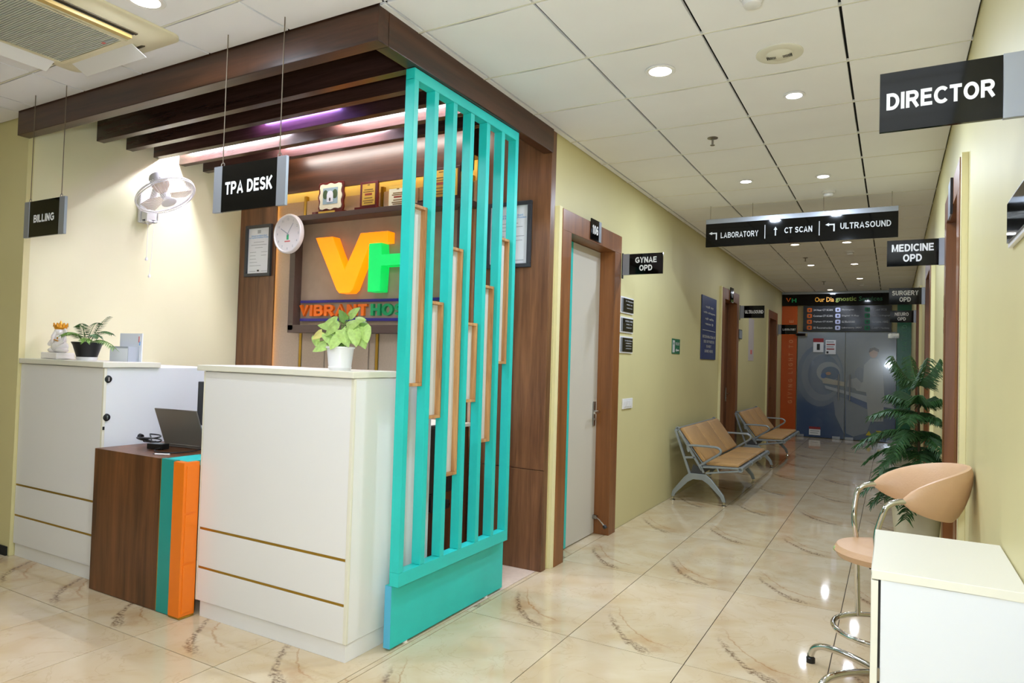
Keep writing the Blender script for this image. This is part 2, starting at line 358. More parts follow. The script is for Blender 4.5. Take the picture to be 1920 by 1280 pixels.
tile_run(fl, 'floor_tile', MARBLE, cuts(XL-.03, XR, FX0, FPX_), cuts(2.063, 4.477, FY0, FPY_), -.012, 0, G/2, G/2, bevel=0)
tile_run(fl, 'floor_tile', MARBLE, cuts(XL-.165, XR, FX0, FPX_), cuts(4.477, YE, FY0, FPY_), -.012, 0, G/2, G/2, bevel=0)
tile_run(fl, 'floor_tile', MARBLE, cuts(-6.9, XR, FX0, FPX_), cuts(-.351, 2.063, FY0, FPY_), -.012, 0, G/2, G/2, bevel=0)
tile_run(fl, 'floor_tile', MARBLE, cuts(XF, XL-.03, FX0, FPX_), [2.063, 3.27], -.012, 0, G/2, G/2, bevel=0)
tile_run(fl, 'floor_tile', MARBLE, cuts(-6.9, XF, FX0, FPX_), [2.063, YLOB], -.012, 0, G/2, G/2, bevel=0)
tile_run(fl, 'pale_floor_tile', PALE_TILE, cuts(XF, XL-.03, -2.36, .6), [3.27, YB], -.012, 0, G/2, G/2, bevel=0)

ce = MB().box(XL-.02, XR+.05, 2.31, YE+.1, ZC+.025, ZC+.08).box(XLOB, XR+.05, YBACK, 2.31, ZC+.025, ZC+.08).box(XLOB, XF-.001, 2.31, YLOB+.1, ZC+.025, ZC+.08).build('ceiling', VOID); tag(ce, 'suspended ceiling of square off-white boards with dark joints', 'ceiling', kind='structure')
CXs, CYp, CX0, CY0 = .595, .607, -1.41, 2.61
def ceil_tiles(x0, x1, y0, y1):
    xs, ys = cuts(x0, x1, CX0, CXs), cuts(y0, y1, CY0, CYp)
    tile_run(ce, 'ceiling_tile', CEIL, xs, ys, ZC, ZC+.014, .006, .008, bevel=.002)
    for yv in ys[1:-1]:
        piece(ce, 'ceiling_tee', TEE, x0, x1, yv-.009, yv+.0005, ZC-.002, ZC+.012, 0)
ceil_tiles(XL, XR, 2.31, YE); ceil_tiles(XF, XR, -1.1, 2.31); ceil_tiles(-7.4, XF, -1.1, YLOB)

def wall(name, label, m, *boxes):
    b = MB()
    for q in boxes: b.box(*q)
    return tag(b.build(name, m), label, 'wall', kind='structure')
L_DOORS = [(4.28, 5.46), (9.42, 10.54), (13.35, 14.45)]
R_DOORS = [(3.99, 5.08), (6.95, 8.04), (9.97, 11.07)]
JW, DTOP = .15, 2.5
def wall_boxes(x0, x1, ya, yb, doors, ztop=ZC+.02):
    out = []; y = ya
    for a, b in doors:
        out.append((x0, x1, y, a+.02, 0, ztop)); out.append((x0, x1, a+.02, b-.02, DTOP-.02, ztop)); y = b-.02
    out.append((x0, x1, y, yb, 0, ztop)); return out
wall('wall_left', 'cream corridor wall with the gynae door and blue notice', WALL, *wall_boxes(XL-TW, XL, 4.16, YE, L_DOORS))
wall('wall_right', 'cream corridor wall on the right behind the white cabinet', WALL, *wall_boxes(XR, XR+TW, YBACK, YE, R_DOORS))
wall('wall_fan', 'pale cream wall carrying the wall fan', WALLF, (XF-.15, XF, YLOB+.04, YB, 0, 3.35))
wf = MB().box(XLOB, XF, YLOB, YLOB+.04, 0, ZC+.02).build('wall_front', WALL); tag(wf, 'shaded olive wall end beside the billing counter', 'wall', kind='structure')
wall('wall_reception', 'wall behind the reception panelling', WALL, (XF-.15, XL-TW, YB, YB+.1, 0, 3.35))
wall('wall_end', 'wall above and behind the glass doors', WALL, (XL-TW, XR+TW, YE+.06, YE+.16, 0, ZC+.02))
wall('wall_lobby_left', 'far lobby wall', WALL, (XLOB-.1, XLOB, YBACK, YLOB, 0, ZC+.02))
wall('wall_lobby_back', 'lobby wall behind the viewpoint', WALL, (XLOB, XR, YBACK-.1, YBACK, 0, ZC+.02))
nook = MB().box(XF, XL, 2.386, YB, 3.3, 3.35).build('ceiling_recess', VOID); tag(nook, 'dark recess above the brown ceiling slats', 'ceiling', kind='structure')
bs = box('baseboard_left', VOID, None, -7, XF-.02, YLOB-.012, YLOB, 0, .06); tag(bs, 'dark skirting at the foot of the olive wall', 'baseboard', kind='structure')

def door(idx, side, ya, yb, leafm, label, framem=DOORW, handle=True):
    xw = XL if side < 0 else XR; n = 1 if side < 0 else -1            # n: out of the wall
    o = thing('door_%d' % idx, (xw, (ya+yb)/2, 0), label, 'door', kind='structure')
    def bx(name, m, a0, a1, y0, y1, z0, z1, bevel=.002, par=o):
        xs = sorted((xw+n*a0, xw+n*a1)); return box(name, m, par, xs[0], xs[1], y0, y1, z0, z1, bevel)
    bx('plaster_margin', PLASTER_LIT, 0, .03, ya-.045, ya, 0, DTOP+.01)
    bx('jamb', framem, -.13, .035, ya, ya+JW, 0, DTOP-JW); bx('jamb', framem, -.13, .035, yb-JW, yb, 0, DTOP-JW)
    bx('door_head', framem, -.13, .035, ya, yb, DTOP-JW, DTOP)
    lf = bx('door_leaf', leafm, -.13, -.095, ya+JW+.003, yb-JW-.003, .008, DTOP-JW-.003)
    if idx == 1:
        s = bx('hinge_stripe', TEAL, -.095, -.092, ya+JW+.003, ya+JW+.315, .008, DTOP-JW-.005, 0, lf)
    if handle:
        hy = yb-JW-.07; hx = xw-n*.092
        hp = MB().box(min(hx, hx+n*.008), max(hx, hx+n*.008), hy-.02, hy+.02, .9, 1.1).build('handle_plate', STEEL, o, .003)
        MB().sweep([(hx, hy, 1.02), (hx+n*.05, hy, 1.02), (hx+n*.055, hy-.015, 1.02), (hx+n*.055, hy-.12, 1.015)], .009, 8).build('lever', CHROME, hp, smooth=True)
        MB().cyl((hx, hy, .95), (hx+n*.014, hy, .95), .012).build('key_cylinder', STEEL, hp)
    return o
MAINW = mat('door_white', (206, 200, 188), .45)
d1 = door(1, -1, *L_DOORS[0], MAINW, 'white flush door in brown frame numbered 106')
st = MB().box(XL-.095, XL-.06, 5.27, 5.30, .13, .16).build('stopper_mount', STEEL, d1, .004)
MB().sweep([(XL-.07, 5.285, .145), (XL-.03, 5.27, .13), (XL+.02, 5.25, .09)], .006, 8).build('stopper_rod', CHROME, st, smooth=True)
MB().cyl((XL+.02, 5.25, .092), (XL+.035, 5.243, .075), .016).build('stopper_foot', BLKP, st)
door(2, -1, *L_DOORS[1], DOORD, 'brown wooden door beside the blue notice')
door(3, -1, *L_DOORS[2], DOORD, 'dark wooden laboratory door at the corridor end')
door(4, 1, *R_DOORS[0], DOORD, 'brown framed medicine doorway behind the bar stool')
door(5, 1, *R_DOORS[1], DOORD, 'brown framed surgery doorway on the right wall')
door(6, 1, *R_DOORS[2], DOORD, 'brown framed neuro doorway farthest along right wall')

# ------------------------------------------------------------------ reception canopy: beams and slats
BZ = 2.85
fb = MB().box(XF, -2.04, 2.31, 2.385, BZ, ZC+.02).build('canopy_beam', BEAM, None, .003); tag(fb, 'long dark brown beam along the reception front', 'beam')
sb = MB().box(-2.115, -2.04, 2.386, 4.128, BZ, ZC+.02).build('canopy_beam', BEAMY, None, .003); tag(sb, 'dark brown beam running back above the teal screen', 'beam')
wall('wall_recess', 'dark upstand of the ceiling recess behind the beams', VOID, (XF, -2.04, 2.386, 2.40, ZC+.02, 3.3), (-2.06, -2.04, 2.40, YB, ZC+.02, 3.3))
ORD = ['first', 'second', 'third', 'fourth', 'fifth']
for k in range(5):
    y0 = 2.83+.2235*k
    s_ = MB().box(XF, -2.117, y0, y0+.055, 2.965, 3.3).build('ceiling_slat', SLAT, None, .002)
    tag(s_, '%s narrow dark brown ceiling slat behind the front beam' % ORD[k], 'slat', 'ceiling slats over reception')
def tube_light(xa, xb, y, z, colr, e, label):
    o = thing('tube_light', ((xa+xb)/2, y, z), label, 'lamp', 'tube lights between the slats')
    MB().cyl((xa, y, z), (xb, y, z), .014, seg=10).build('tube', mat('tube_%d_%d' % colr[:2], (240, 240, 245), .4, emit=colr, es=e), o, smooth=True)
    box('batten', PLASTIC, o, xa-.03, xb+.03, y-.02, y+.02, z+.016, z+.05)
    for xx in (xa+.1, xb-.1): box('hanger', PLASTIC, o, xx-.006, xx+.006, y-.006, y+.006, z+.05, 3.3)
    return o
tube_light(-5.12, -3.98, 3.455, 3.078, (238, 240, 255), TUBE_E, 'left white tube light between third and fourth slat')
tube_light(-3.42, -2.28, 3.455, 3.078, (240, 240, 255), TUBE_E, 'right white tube light between third and fourth slat')
tube_light(-4.25, -3.2, 3.68, 3.078, (236, 232, 255), TUBE_E*.8, 'white tube light between fourth and fifth slat')
tube_light(-4.5, -2.7, 3.88, 3.10, (255, 246, 238), TUBE_E*.22, 'added unseen white tube light behind the fifth slat above the awards')  # unseen tube, added to brighten the back wall of the reception
tube_light(-3.95, -3.25, 3.23, 3.078, (176, 140, 255), TUBE_E*.4, 'violet tube light between second and third slat')

# ------------------------------------------------------------------ back wall panelling
PF = 4.13                                                # face of the walnut panels
wp = thing('trim_1', (-5, YB, 0), 'walnut panel strip under the small certificate', 'panel', kind='structure')
box('panel', WALNUT, wp, XF+.003, -4.735, PF, PF+.015, 0, 3.2, .002); box('batten', WALNUT, wp, XF+.003, -4.84, PF+.015, YB, 0, 3.2)
wp2 = thing('trim_2', (-2.35, YB, 0), 'walnut panelling right of the teal screen', 'panel', kind='structure')
box('panel', WALNUT, wp2, -2.655, -2.052, PF, PF+.015, .682, 3.2, .002); box('panel', WALNUT, wp2, -2.655, -2.052, PF, PF+.015, 0, .678, .002); box('batten', WALNUT, wp2, -2.56, -2.052, PF+.015, YB, 0, 3.2)
hd = MB().box(-4.733, -2.657, 4.07, 4.09, 2.79, 3.2).box(-4.733, -2.657, 4.09, YB, 2.9, 3.2).build('trim_3', BEAM); tag(hd, 'dark walnut header above the award shelf', 'panel', kind='structure')
LEDY = mat('led_amber', (255, 214, 120), .5, emit=(255, 204, 104), es=20)
pw = thing('trim_4', (-3.7, YB, 0), 'beige padded wall panels with gold strips behind the logo', 'padded panel', kind='structure')
px_ = -4.72; pat = [('gold_strip', .03), ('padded_panel', .27), ('padded_panel', .08), ('padded_panel', .40), ('padded_panel', .07)]
k = 0; px_ = -4.83
seq = [('padded_panel', .385)]
while px_ < -2.59:
    nm, wd = seq[0] if k == 0 else pat[(k-1) % 5]
    xe = min(px_+wd, -2.57)
    if nm == 'gold_strip': box(nm, GOLD, pw, px_+.002, xe-.002, YB-.03, YB, .0, 2.78)
    elif xe-px_ > .03:
        b = MB().box(px_+.001, xe-.001, YB-.032, YB, 0, 2.74); b.build(nm, FABRIC, pw, .012, smooth=True)
    px_ = xe; k += 1
box('led_strip', LEDY, pw, -4.812, -4.804, YB-.052, YB-.038, .8, 2.86); box('led_strip', LEDY, pw, -2.59, -2.582, YB-.052, YB-.038, .8, 2.86)
box('led_strip', LEDY, pw, -4.70, -2.69, 4.115, 4.125, 2.872, 2.884)

# niche with the illuminated logo
nb = thing('logo_niche', (-3.61, YB-.03, 1.62), 'dark framed logo board with shelf on the reception wall', 'sign board')
NX0, NX1, NF = -4.46, -2.70, 4.02
box('logo_board', LOGOB, nb, NX0+.04, NX1-.04, 4.13, YB-.034, 1.66, 2.53)
box('niche_side', SHELFM, nb, NX0, NX0+.062, NF+.03, YB-.034, 1.62, 2.53, .002); box('niche_side', SHELFM, nb, NX1-.062, NX1, NF+.03, YB-.034, 1.62, 2.53, .002)
box('niche_base', SHELFM, nb, NX0, NX1, NF+.03, YB-.034, 1.60, 1.665, .002); box('shelf', SHELFM, nb, NX0, NX1+.05, NF-.04, YB-.034, 2.522, 2.565, .002)
BLUE = mat('navy_bar', (44, 34, 128), .4)
box('blue_bar', BLUE, nb, -4.37, -2.80, 4.10, 4.13, 1.853, 1.873); box('blue_bar', BLUE, nb, -4.37, -2.80, 4.10, 4.13, 1.700, 1.722)
VOR = mat('letter_orange_lit', (255, 160, 10), .4, emit=(255, 140, 0), es=.8); HGR = mat('letter_green_lit', (20, 210, 100), .4, emit=(0, 214, 90), es=.55)
def P2(pts, y): return [V((a, y, b)) for a, b in pts]
MB().prism(P2([(-4.15, 2.38), (-3.96, 2.38), (-3.82, 2.09), (-3.665, 2.388), (-3.388, 2.388), (-3.388, 2.300), (-3.572, 2.300), (-3.725, 1.945), (-3.76, 1.917), (-3.87, 1.917), (-3.90, 1.945)], 4.03), (0, .085, 0)).build('letter_v', VOR, nb, .006)
MB().prism(P2([(-3.565, 2.298), (-3.44, 2.298), (-3.44, 2.2), (-3.17, 2.2), (-3.17, 2.298), (-3.045, 2.298), (-3.045, 1.92), (-3.17, 1.92), (-3.17, 2.125), (-3.44, 2.125), (-3.44, 1.92), (-3.565, 1.92)], 4.02), (0, .095, 0)).build('letter_h', HGR, nb, .006)
MB().box(-3.9, -3.85, 4.115, 4.13, 2.1, 2.15).build('letter_mount', STEEL, nb)
ORL = mat('orange_letters', (248, 116, 20), .5); GRL = mat('green_letters', (24, 160, 96), .5)
def raised(s, m, x0, x1, z0, z1):
    strokes(s, m, nb, ((x0+x1)/2, 4.13, (z0+z1)/2), X, Z, x1-x0, z1-z0, thick=.22, gap=.14, solid=.024)
raised('VIBRANT', ORL, -4.385, -3.64, 1.742, 1.835); raised('HOSPITAL', GRL, -3.60, -2.80, 1.742, 1.835)

# ------------------------------------------------------------------ awards on the shelf
MAR = mat('maroon_lacquer', (92, 26, 22), .25); GPL = mat('gold_plate', (226, 190, 84), .3, .55); CRM = mat('pearl_frame', (236, 232, 206), .4)
def plaque(x0, x1, z1, y, board, face, label, base=True, lean=.02, fm=.14, scal=False):
    z0 = 2.565; xc = (x0+x1)/2; o = thing('award_plaque', (xc, y, z0), label, 'award', 'award plaques on the shelf')
    zb = z0
    if base:
        box('plinth', board, o, x0-.02, x1+.02, y-.04, y+.035, z0, z0+.028, .003); zb = z0+.028
        if scal: box('name_plate', GPL, o, xc-.09, xc+.09, y-.044, y-.04, z0+.004, z0+.024)
    n = 24; a = (x1-x0)/2; h = (z1-zb)/2; pts = []
    if scal:
        for q in range(40):
            t = 2*math.pi*q/40; c, s = math.cos(t), math.sin(t)
            e = 1/max(abs(c), abs(s)); rr = 1+.06*math.cos(8*t)
            pts.append(V((xc+a*.95*c*min(e, 1.28)*rr, y, (zb+z1)/2+h*.95*s*min(e, 1.28)*rr)))
    else: pts = [V((x0, y, zb)), V((x1, y, zb)), V((x1, y, z1)), V((x0, y, z1))]
    MB().prism(pts, (0, .018, 0)).build('board', board, o, .002)
    if scal:
        c = V((xc, y-.006, (zb+z1)/2)); p2 = [c+(p-V((xc, y, (zb+z1)/2)))*.86 for p in pts]
        fr = MB().prism(p2, (0, .006, 0)).build('pearl_frame', CRM, o)
        pic = box('picture', mat('photo_sky', (150, 176, 190), .3), o, xc-a*.55, xc+a*.55, y-.009, y-.006, c.z-h*.5, c.z+h*.55)
        G1 = mat('photo_green', (60, 84, 52), .5); W1 = mat('photo_white', (226, 230, 240), .4)
        for sx in (-1, 1): poly_on('print_shape', G1, pic, ell((xc+sx*a*.36, y-.0092, c.z+h*.12), X*a*.19, Z*h*.3), -Y)
        poly_on('print_shape', W1, pic, [(xc-a*.24, y-.0105, c.z-h*.38), (xc+a*.24, y-.0105, c.z-h*.38), (xc+a*.24, y-.0105, c.z+.1*h)]+[(xc+a*.24*math.cos(t), y-.0105, c.z+.1*h+h*.26*math.sin(t)) for t in (.5, 1, 1.57, 2.1, 2.6)]+[(xc-a*.24, y-.0105, c.z+.1*h)], -Y)
        poly_on('print_shape', BLKP, pic, ell((xc, y-.0118, c.z-h*.22), X*a*.06, Z*h*.12), -Y)
    else:
        f = box('face_plate', face, o, x0+(x1-x0)*fm, x1-(x1-x0)*fm, y-.004, y, zb+.02, z1-.02)
        D = mat('engraving', (120, 88, 30), .5)
        for t, wd in ((.86, .12), (.68, .5), (.60, .6), (.36, .45), (.26, .6), (.18, .5)):
            zz = zb+(z1-zb)*t; box('engraved_line', D, f, xc-a*wd, xc+a*wd, y-.0052, y-.004, zz-.004, zz+.004)
        box('ribbon', mat('ribbon_red', (150, 60, 40), .5), f, xc-a*.4, xc+a*.4, y-.0056, y-.004, zb+(z1-zb)*.46, zb+(z1-zb)*.54)
    return o
plaque(-4.17, -3.88, 2.845, 4.06, MAR, CRM, 'scalloped maroon plaque with pearl frame around a dome picture', True, scal=True)
plaque(-3.71, -3.53, 2.80, 4.06, MAR, GPL, 'upright red framed gold award plaque beside the dome plaque')
plaque(-3.42, -3.23, 2.735, 4.06, GPL, CRM, 'small pale gold award plate with no frame', False, fm=.04)
plaque(-3.09, -2.76, 2.83, 4.06, mat('dark_wood_board', (60, 36, 26), .3), GPL, 'large gold certificate plaque seen behind the teal posts', True, fm=.05)

# ------------------------------------------------------------------ wall certificates and clock
FRM = mat('charcoal_frame', (52, 56, 62), .4); CBL = mat('print_blue', (110, 170, 226), .6); CGR = mat('print_grey', (170, 176, 186), .6)
def certificate(x0, x1, z0, z1, y, label, big):
    o = thing('certificate', ((x0+x1)/2, y, z0), label, 'certificate', 'framed accreditation certificates'); t = .028; xc = (x0+x1)/2; wd = x1-x0
    for q in ((x0, x1, z0, z0+t), (x0, x1, z1-t, z1), (x0, x0+t, z0+t, z1-t), (x1-t, x1, z0+t, z1-t)):
        box('frame_rail', FRM, o, q[0], q[1], y-.025, y, q[2], q[3], .003)
    p = box('sheet', PAPER, o, x0+t, x1-t, y-.008, y, z0+t, z1-t)
    text('National Accreditation Board\nfor Hospitals & Healthcare Providers', CBL, p, (xc, y-.008, z1-.105), X, Z, wd*.76, .034, bold=.02)
    box('print_line', CGR, p, xc-.02, xc+.02, y-.0095, y-.008, z1-.075, z1-.045)
    for zz, a, b in ((.15, -.2, .2), (.175, -.3, .3), (.2, -.15, .15), (.24, -.34, -.1), (.24, .1, .34), (.27, -.34, -.12), (.27, .1, .3), (.3, -.34, -.1), (.33, -.34, -.05), (.36, -.34, .1), (.41, -.34, -.1), (.41, .12, .34)):
        box('print_line', CGR, p, xc+a*wd, xc+b*wd, y-.0092, y-.008, z1-zz-.004, z1-zz)
    box('print_mark', BLKP, p, xc-.012, xc+.012, y-.0095, y-.008, z0+.045, z0+.06)
certificate(-5.10, -4.77, 2.10, 2.56, PF, 'grey framed white certificate left of the clock', False)
certificate(-2.55, -2.19, 2.07, 2.535, PF, 'charcoal framed certificate on walnut behind the teal screen', True)
ck = thing('wall_clock', (-4.395, 3.978, 2.255), 'round wall clock with pale mint dial at the niche corner', 'clock')
cc = V((-4.395, 0, 2.418))
MB().lathe((cc.x, 3.976, cc.z), [(.150, -.02), (.165, -.005), (.166, .015), (.158, .028), (.150, .03), (.146, .018)], 40, axis=(0, -1, 0)).build('rim', PLASTIC, ck, smooth=True)
dial = MB().lathe((cc.x, 3.96, cc.z), [(.149, 0), (.149, .0015)], 40, axis=(0, -1, 0)).build('dial', mat('mint_dial', (222, 240, 234), .4), ck)
for h in range(1, 13):
    t = math.radians(90-30*h); text(str(h), CGR, dial, (cc.x+.122*math.cos(t), 3.9584, cc.z+.122*math.sin(t)), X, Z, None, .02, bold=.01)
MB().obox((cc.x-.035, 3.955, cc.z+.02), V((-.045, 0, .026)), V((.002, 0, .0035)), V((0, .001, 0))).build('hour_hand', CGR, ck)
MB().obox((cc.x+.028, 3.9535, cc.z+.035), V((.036, 0, .05)), V((-.002, 0, .0015)), V((0, .001, 0))).build('minute_hand', CGR, ck)
box('dial_print', mat('print_green', (60, 180, 120), .6), dial, cc.x-.012, cc.x+.012, 3.9575, 3.9585, cc.z-.05, cc.z-.005); box('dial_print', mat('print_red', (216, 110, 110), .6), dial, cc.x-.035, cc.x+.03, 3.9575, 3.9585, cc.z-.068, cc.z-.058)

# low storage run behind the desks
bc = thing('back_cabinet', (-3.6, 3.95, 0), 'low walnut cabinet with pale top at the back of reception', 'cabinet')
box('body', DESKW, bc, -4.6, -2.66, 3.78, YB-.07, 0, .94); box('top', EDGE, bc, -4.62, -2.64, 3.76, YB-.07, .94, .965, .003)
for k in range(4): box('door_panel', DESKW, bc, -4.59+.482*k, -4.12+.482*k, 3.765, 3.78, .06, .92, .003)

# ------------------------------------------------------------------ counters and desk
tp = thing('reception_counter', (-2.72, 2.7, 0), 'white reception counter below the TPA desk sign', 'counter', 'white reception counters')
box('body', WHITE, tp, -3.255, -2.19, 2.412, 3.02, .085, 1.318, .002)
box('front_panel', WHITE, tp, -3.255, -2.205, 2.40, 2.412, .478, 1.314, .0015); box('front_panel', WHITE, tp, -3.255, -2.205, 2.40, 2.412, .270, .464, .0015); box('front_panel', WHITE, tp, -3.255, -2.205, 2.40, 2.412, .087, .256, .0015)
for z in (.471, .263): box('gold_strip', GOLD, tp, -3.255, -2.205, 2.403, 2.411, z-.006, z+.006)
box('corner_edge', EDGE, tp, -2.206, -2.186, 2.40, 2.414, .086, 1.316, .002)
box('plinth', WHITE, tp, -3.24, -2.195, 2.41, 3.0, 0, .084, .001); box('worktop', EDGE, tp, -3.31, -2.183, 2.385, 2.80, 1.319, 1.350, .003)
box('side_edge', EDGE, tp, -3.268, -3.256, 2.40, 2.44, .086, 1.317, .001)
bl = thing('reception_counter', (-4.7, 2.6, 0), 'white reception counter below the billing sign by the olive wall', 'counter', 'white reception counters')
box('body', WHITE2, bl, XF+.004, -4.214, 2.412, 3.35, .085, 1.305, .002)
box('front_panel', WHITE, bl, XF+.004, -4.225, 2.40, 2.412, .488, 1.302, .0015); box('front_panel', WHITE, bl, XF+.004, -4.225, 2.40, 2.412, .282, .474, .0015); box('front_panel', WHITE, bl, XF+.004, -4.225, 2.40, 2.412, .087, .268, .0015)
for z in (.481, .275): box('gold_strip', GOLD, bl, XF+.004, -4.225, 2.403, 2.411, z-.006, z+.006)
box('corner_edge', EDGE, bl, -4.226, -4.208, 2.40, 2.416, .086, 1.304, .002)
box('plinth', WHITE, bl, XF+.01, -4.22, 2.41, 3.3, 0, .084, .001); box('worktop', EDGE, bl, XF+.002, -4.20, 2.385, 2.76, 1.306, 1.340, .003)
for z in (1.235, 1.0):
    lk = MB().lathe((-4.212, 2.425, z), [(.024, 0), (.022, .006), (.012, .009)], 16, axis=(1, 0, 0)).build('lock', BLKP, bl)
    MB().box(-4.206, -4.201, 2.42, 2.43, z-.012, z+.012).build('key_slot', CHROME, lk)
box('latch', BLKP, bl, -4.209, -4.203, 2.402, 2.412, .925, .945)
dk = thing('reception_desk', (-3.7, 2.7, 0), 'low walnut desk with teal and orange bands between white counters', 'desk')
box('walnut_front', DESKW, dk, -4.13, -3.492, 2.32, 2.345, .004, .83, .001); box('desk_top', DESKW, dk, -4.13, -3.492, 2.345, 3.4, .80, .83, .001)
box('side_panel', DESKW, dk, -4.13, -4.105, 2.345, 3.3, .004, .80)
box('teal_band', TEALD, dk, -3.484, -3.368, 2.318, 2.345, .004, .832, .001); box('teal_band', TEAL, dk, -3.484, -3.30, 2.345, 3.4, .80, .8295, .001)
box('gold_strip', GOLD, dk, -3.491, -3.485, 2.319, 2.335, .004, .83); box('gold_strip', GOLD, dk, -3.367, -3.361, 2.319, 2.335, .004, .83)
ob_ = box('orange_block', ORANGE, dk, -3.36, -3.27, 2.305, 2.398, .012, .828, .002)
for z0, z1 in ((.03, .285), (.295, .55), (.56, .81)): box('inset_panel', ORANGE, ob_, -3.27, -3.2665, 2.32, 2.385, z0, z1, .001)
box('gold_strip', GOLD, dk, -3.36, -3.27, 2.31, 2.395, .002, .012)

# ------------------------------------------------------------------ teal slatted screen
sc = thing('slatted_screen', (-2.1, 3.14, 0), 'teal vertical slatted screen beside the white counter', 'screen')
SX0, SX1, SY0, SY1, STOP = -2.115, -2.06, 2.612, 3.674, BZ-.002
box('top_rail', TEAL, sc, SX0, SX1, SY0, SY1, STOP-.055, STOP, .002); box('bottom_rail', TEAL, sc, SX0, SX1, SY0, SY1, .315, .382, .002)
pw_ = .036; pitch = (SY1-SY0-pw_)/6
for k in range(7): box('post', TEAL, sc, SX0, SX1, SY0+k*pitch, SY0+k*pitch+pw_, .382, STOP-.055, .002)
kb = box('kick_board', TEAL, sc, -2.14, -2.10, SY0+.004, SY1+.02, .012, .314, .002)
box('edge_band', mat('light_blue_band', (84, 178, 214), .5), kb, -2.139, -2.101, SY0+.001, SY0+.004, .013, .313)
for yy in (2.75, 3.52): MB().cyl((-2.12, yy, 0), (-2.12, yy, .012), .018).build('glide', PLASTIC, sc)
zs = [(2.19, 1.28), (1.72, 1.11), (2.03, .79), (1.63, 1.18), (1.86, .94), (2.17, 1.40)]
for k, (zt, zb) in enumerate(zs):
    ya, yb = SY0+k*pitch+pw_+.003, SY0+(k+1)*pitch-.003
    lp = thing('lantern', (SX0, ya, zb), 'x', 'x'); lp.parent = sc; lp.location = V((SX0, ya, zb))-V(sc['_o']); del lp['label'], lp['category']
    lp.name = 'lantern_frame'
    x0, x1 = SX0-.004, SX1-.022; t = .016
    box('frame_rail', PINE, lp, x0, x1, ya, yb, zt-t, zt, .001); box('frame_rail', PINE, lp, x0, x1, ya, yb, zb, zb+t, .001)
    box('frame_stile', PINE, lp, x0, x1, ya, ya+t, zb+t, zt-t, .001); box('frame_stile', PINE, lp, x0, x1, yb-t, yb, zb+t, zt-t, .001)
    box('acrylic_pane', ACRYL, lp, x0+.003, x0+.008, ya+t, yb-t, zb+t, zt-t)

# ------------------------------------------------------------------ signs
def arrow_sign_text(o, c, y, s=1.0, up=False):
    x, z = c
    if up: pts = [(-.009, -.07), (.009, -.07), (.009, .03), (.03, .03), (0, .085), (-.03, .03), (-.009, .03)]
    else: pts = [(.075, -.075), (.052, -.075), (.052, .040), (-.02, .040), (-.02, .062), (-.085, .030), (-.02, -.002), (-.02, .020), (.03, .020), (.03, .060), (.075, .060)] if False else [(.05, -.075), (.072, -.075), (.072, .058), (-.02, .058), (-.02, .076), (-.08, .047), (-.02, .018), (-.02, .036), (.05, .036)]
    poly_on('arrow', LETTERG, o, [(x+a*s, y, z+b*s) for a, b in pts], -Y)
def hanging_sign(x0, x1, z0, z1, y, words, label, tw, th):
    o = thing('hanging_sign', ((x0+x1)/2, y, z0), label, 'sign', 'black signs hung before the reception'); e = .06
    box('panel', BLACK, o, x0+e, x1-e, y-.006, y+.006, z0, z1); box('end_plate', SILVER, o, x0, x0+e, y-.008, y+.008, z0-.001, z1+.001, .001); box('end_plate', SILVER, o, x1-e, x1, y-.008, y+.008, z0-.001, z1+.001, .001)
    text(words, LETTER, o, ((x0+x1)/2, y-.006, (z0+z1)/2), X, Z, tw, th, bold=.03)
    for xx in (x0+e*.9, x1-e*.9):
        MB().sweep([(xx, y, z1+.015), (xx, y, ZC)], .0025, 6).build('cord', WIRE, o)
        MB().sweep(ell((xx, y, z1+.008), X*.012, Z*.012, 12), .002, 6, closed=True).build('ring', STEEL, o)
hanging_sign(-4.80, -4.335, 2.105, 2.33, 2.2, 'BILLING', 'small black hanging sign reading BILLING', .235, .048)
hanging_sign(-2.972, -2.462, 2.115, 2.345, 2.2, 'TPA DESK', 'black hanging sign reading TPA DESK', .335, .062)
def blade_sign(side, y, words, label, tw, th, lines=1, z0=2.112, z1=2.282, length=.355, br=.065):
    xw = XL+.037 if side < 0 else XR; n = 1 if side < 0 else -1
    xa, xb, xc_ = xw, xw+n*br, xw+n*length
    if side < 0: xw = XL
    o = thing('blade_sign', (xw, y, z0), label, 'sign', 'black blade signs over the doors')
    box('wall_bracket', BLKP, o, *sorted((xa, xa+n*.008)), y-.012, y+.012, z0-.03, z1+.01); box('clamp', SILVER, o, *sorted((xa+n*.006, xb)), y-.009, y+.009, z0-.002, z1+.002, .001)
    box('panel', BLACK, o, *sorted((xb, xc_)), y-.006, y+.006, z0, z1)
    text(words, LETTER, o, ((xb+xc_)/2, y-.006, (z0+z1)/2), X, Z, tw, th, bold=.03)
blade_sign(-1, 5.475, 'GYNAE\nOPD', 'black blade sign reading GYNAE OPD beside the white door', .185, .115, z0=2.175, z1=2.35)
blade_sign(-1, 10.57, 'ULTRASOUND', 'black blade sign reading ULTRASOUND', .26, .05, z0=2.15, z1=2.335)
blade_sign(-1, 14.5, 'LABORATORY', 'black blade sign reading LABORATORY at the far doors', .24, .042, z0=2.09, z1=2.28)
blade_sign(1, 2.2, 'DIRECTOR', 'large nearby black blade sign reading DIRECTOR', .255, .048)
blade_sign(1, 5.09, 'MEDICINE\nOPD', 'black blade sign reading MEDICINE OPD', .235, .115)
blade_sign(1, 8.05, 'SURGERY\nOPD', 'black blade sign reading SURGERY OPD', .235, .115)
blade_sign(1, 11.08, 'NEURO\nOPD', 'black blade sign reading NEURO OPD', .17, .115)
hs = thing('direction_sign', (-.8, 6.8, 2.59), 'long black ceiling sign for laboratory, CT scan and ultrasound', 'sign')
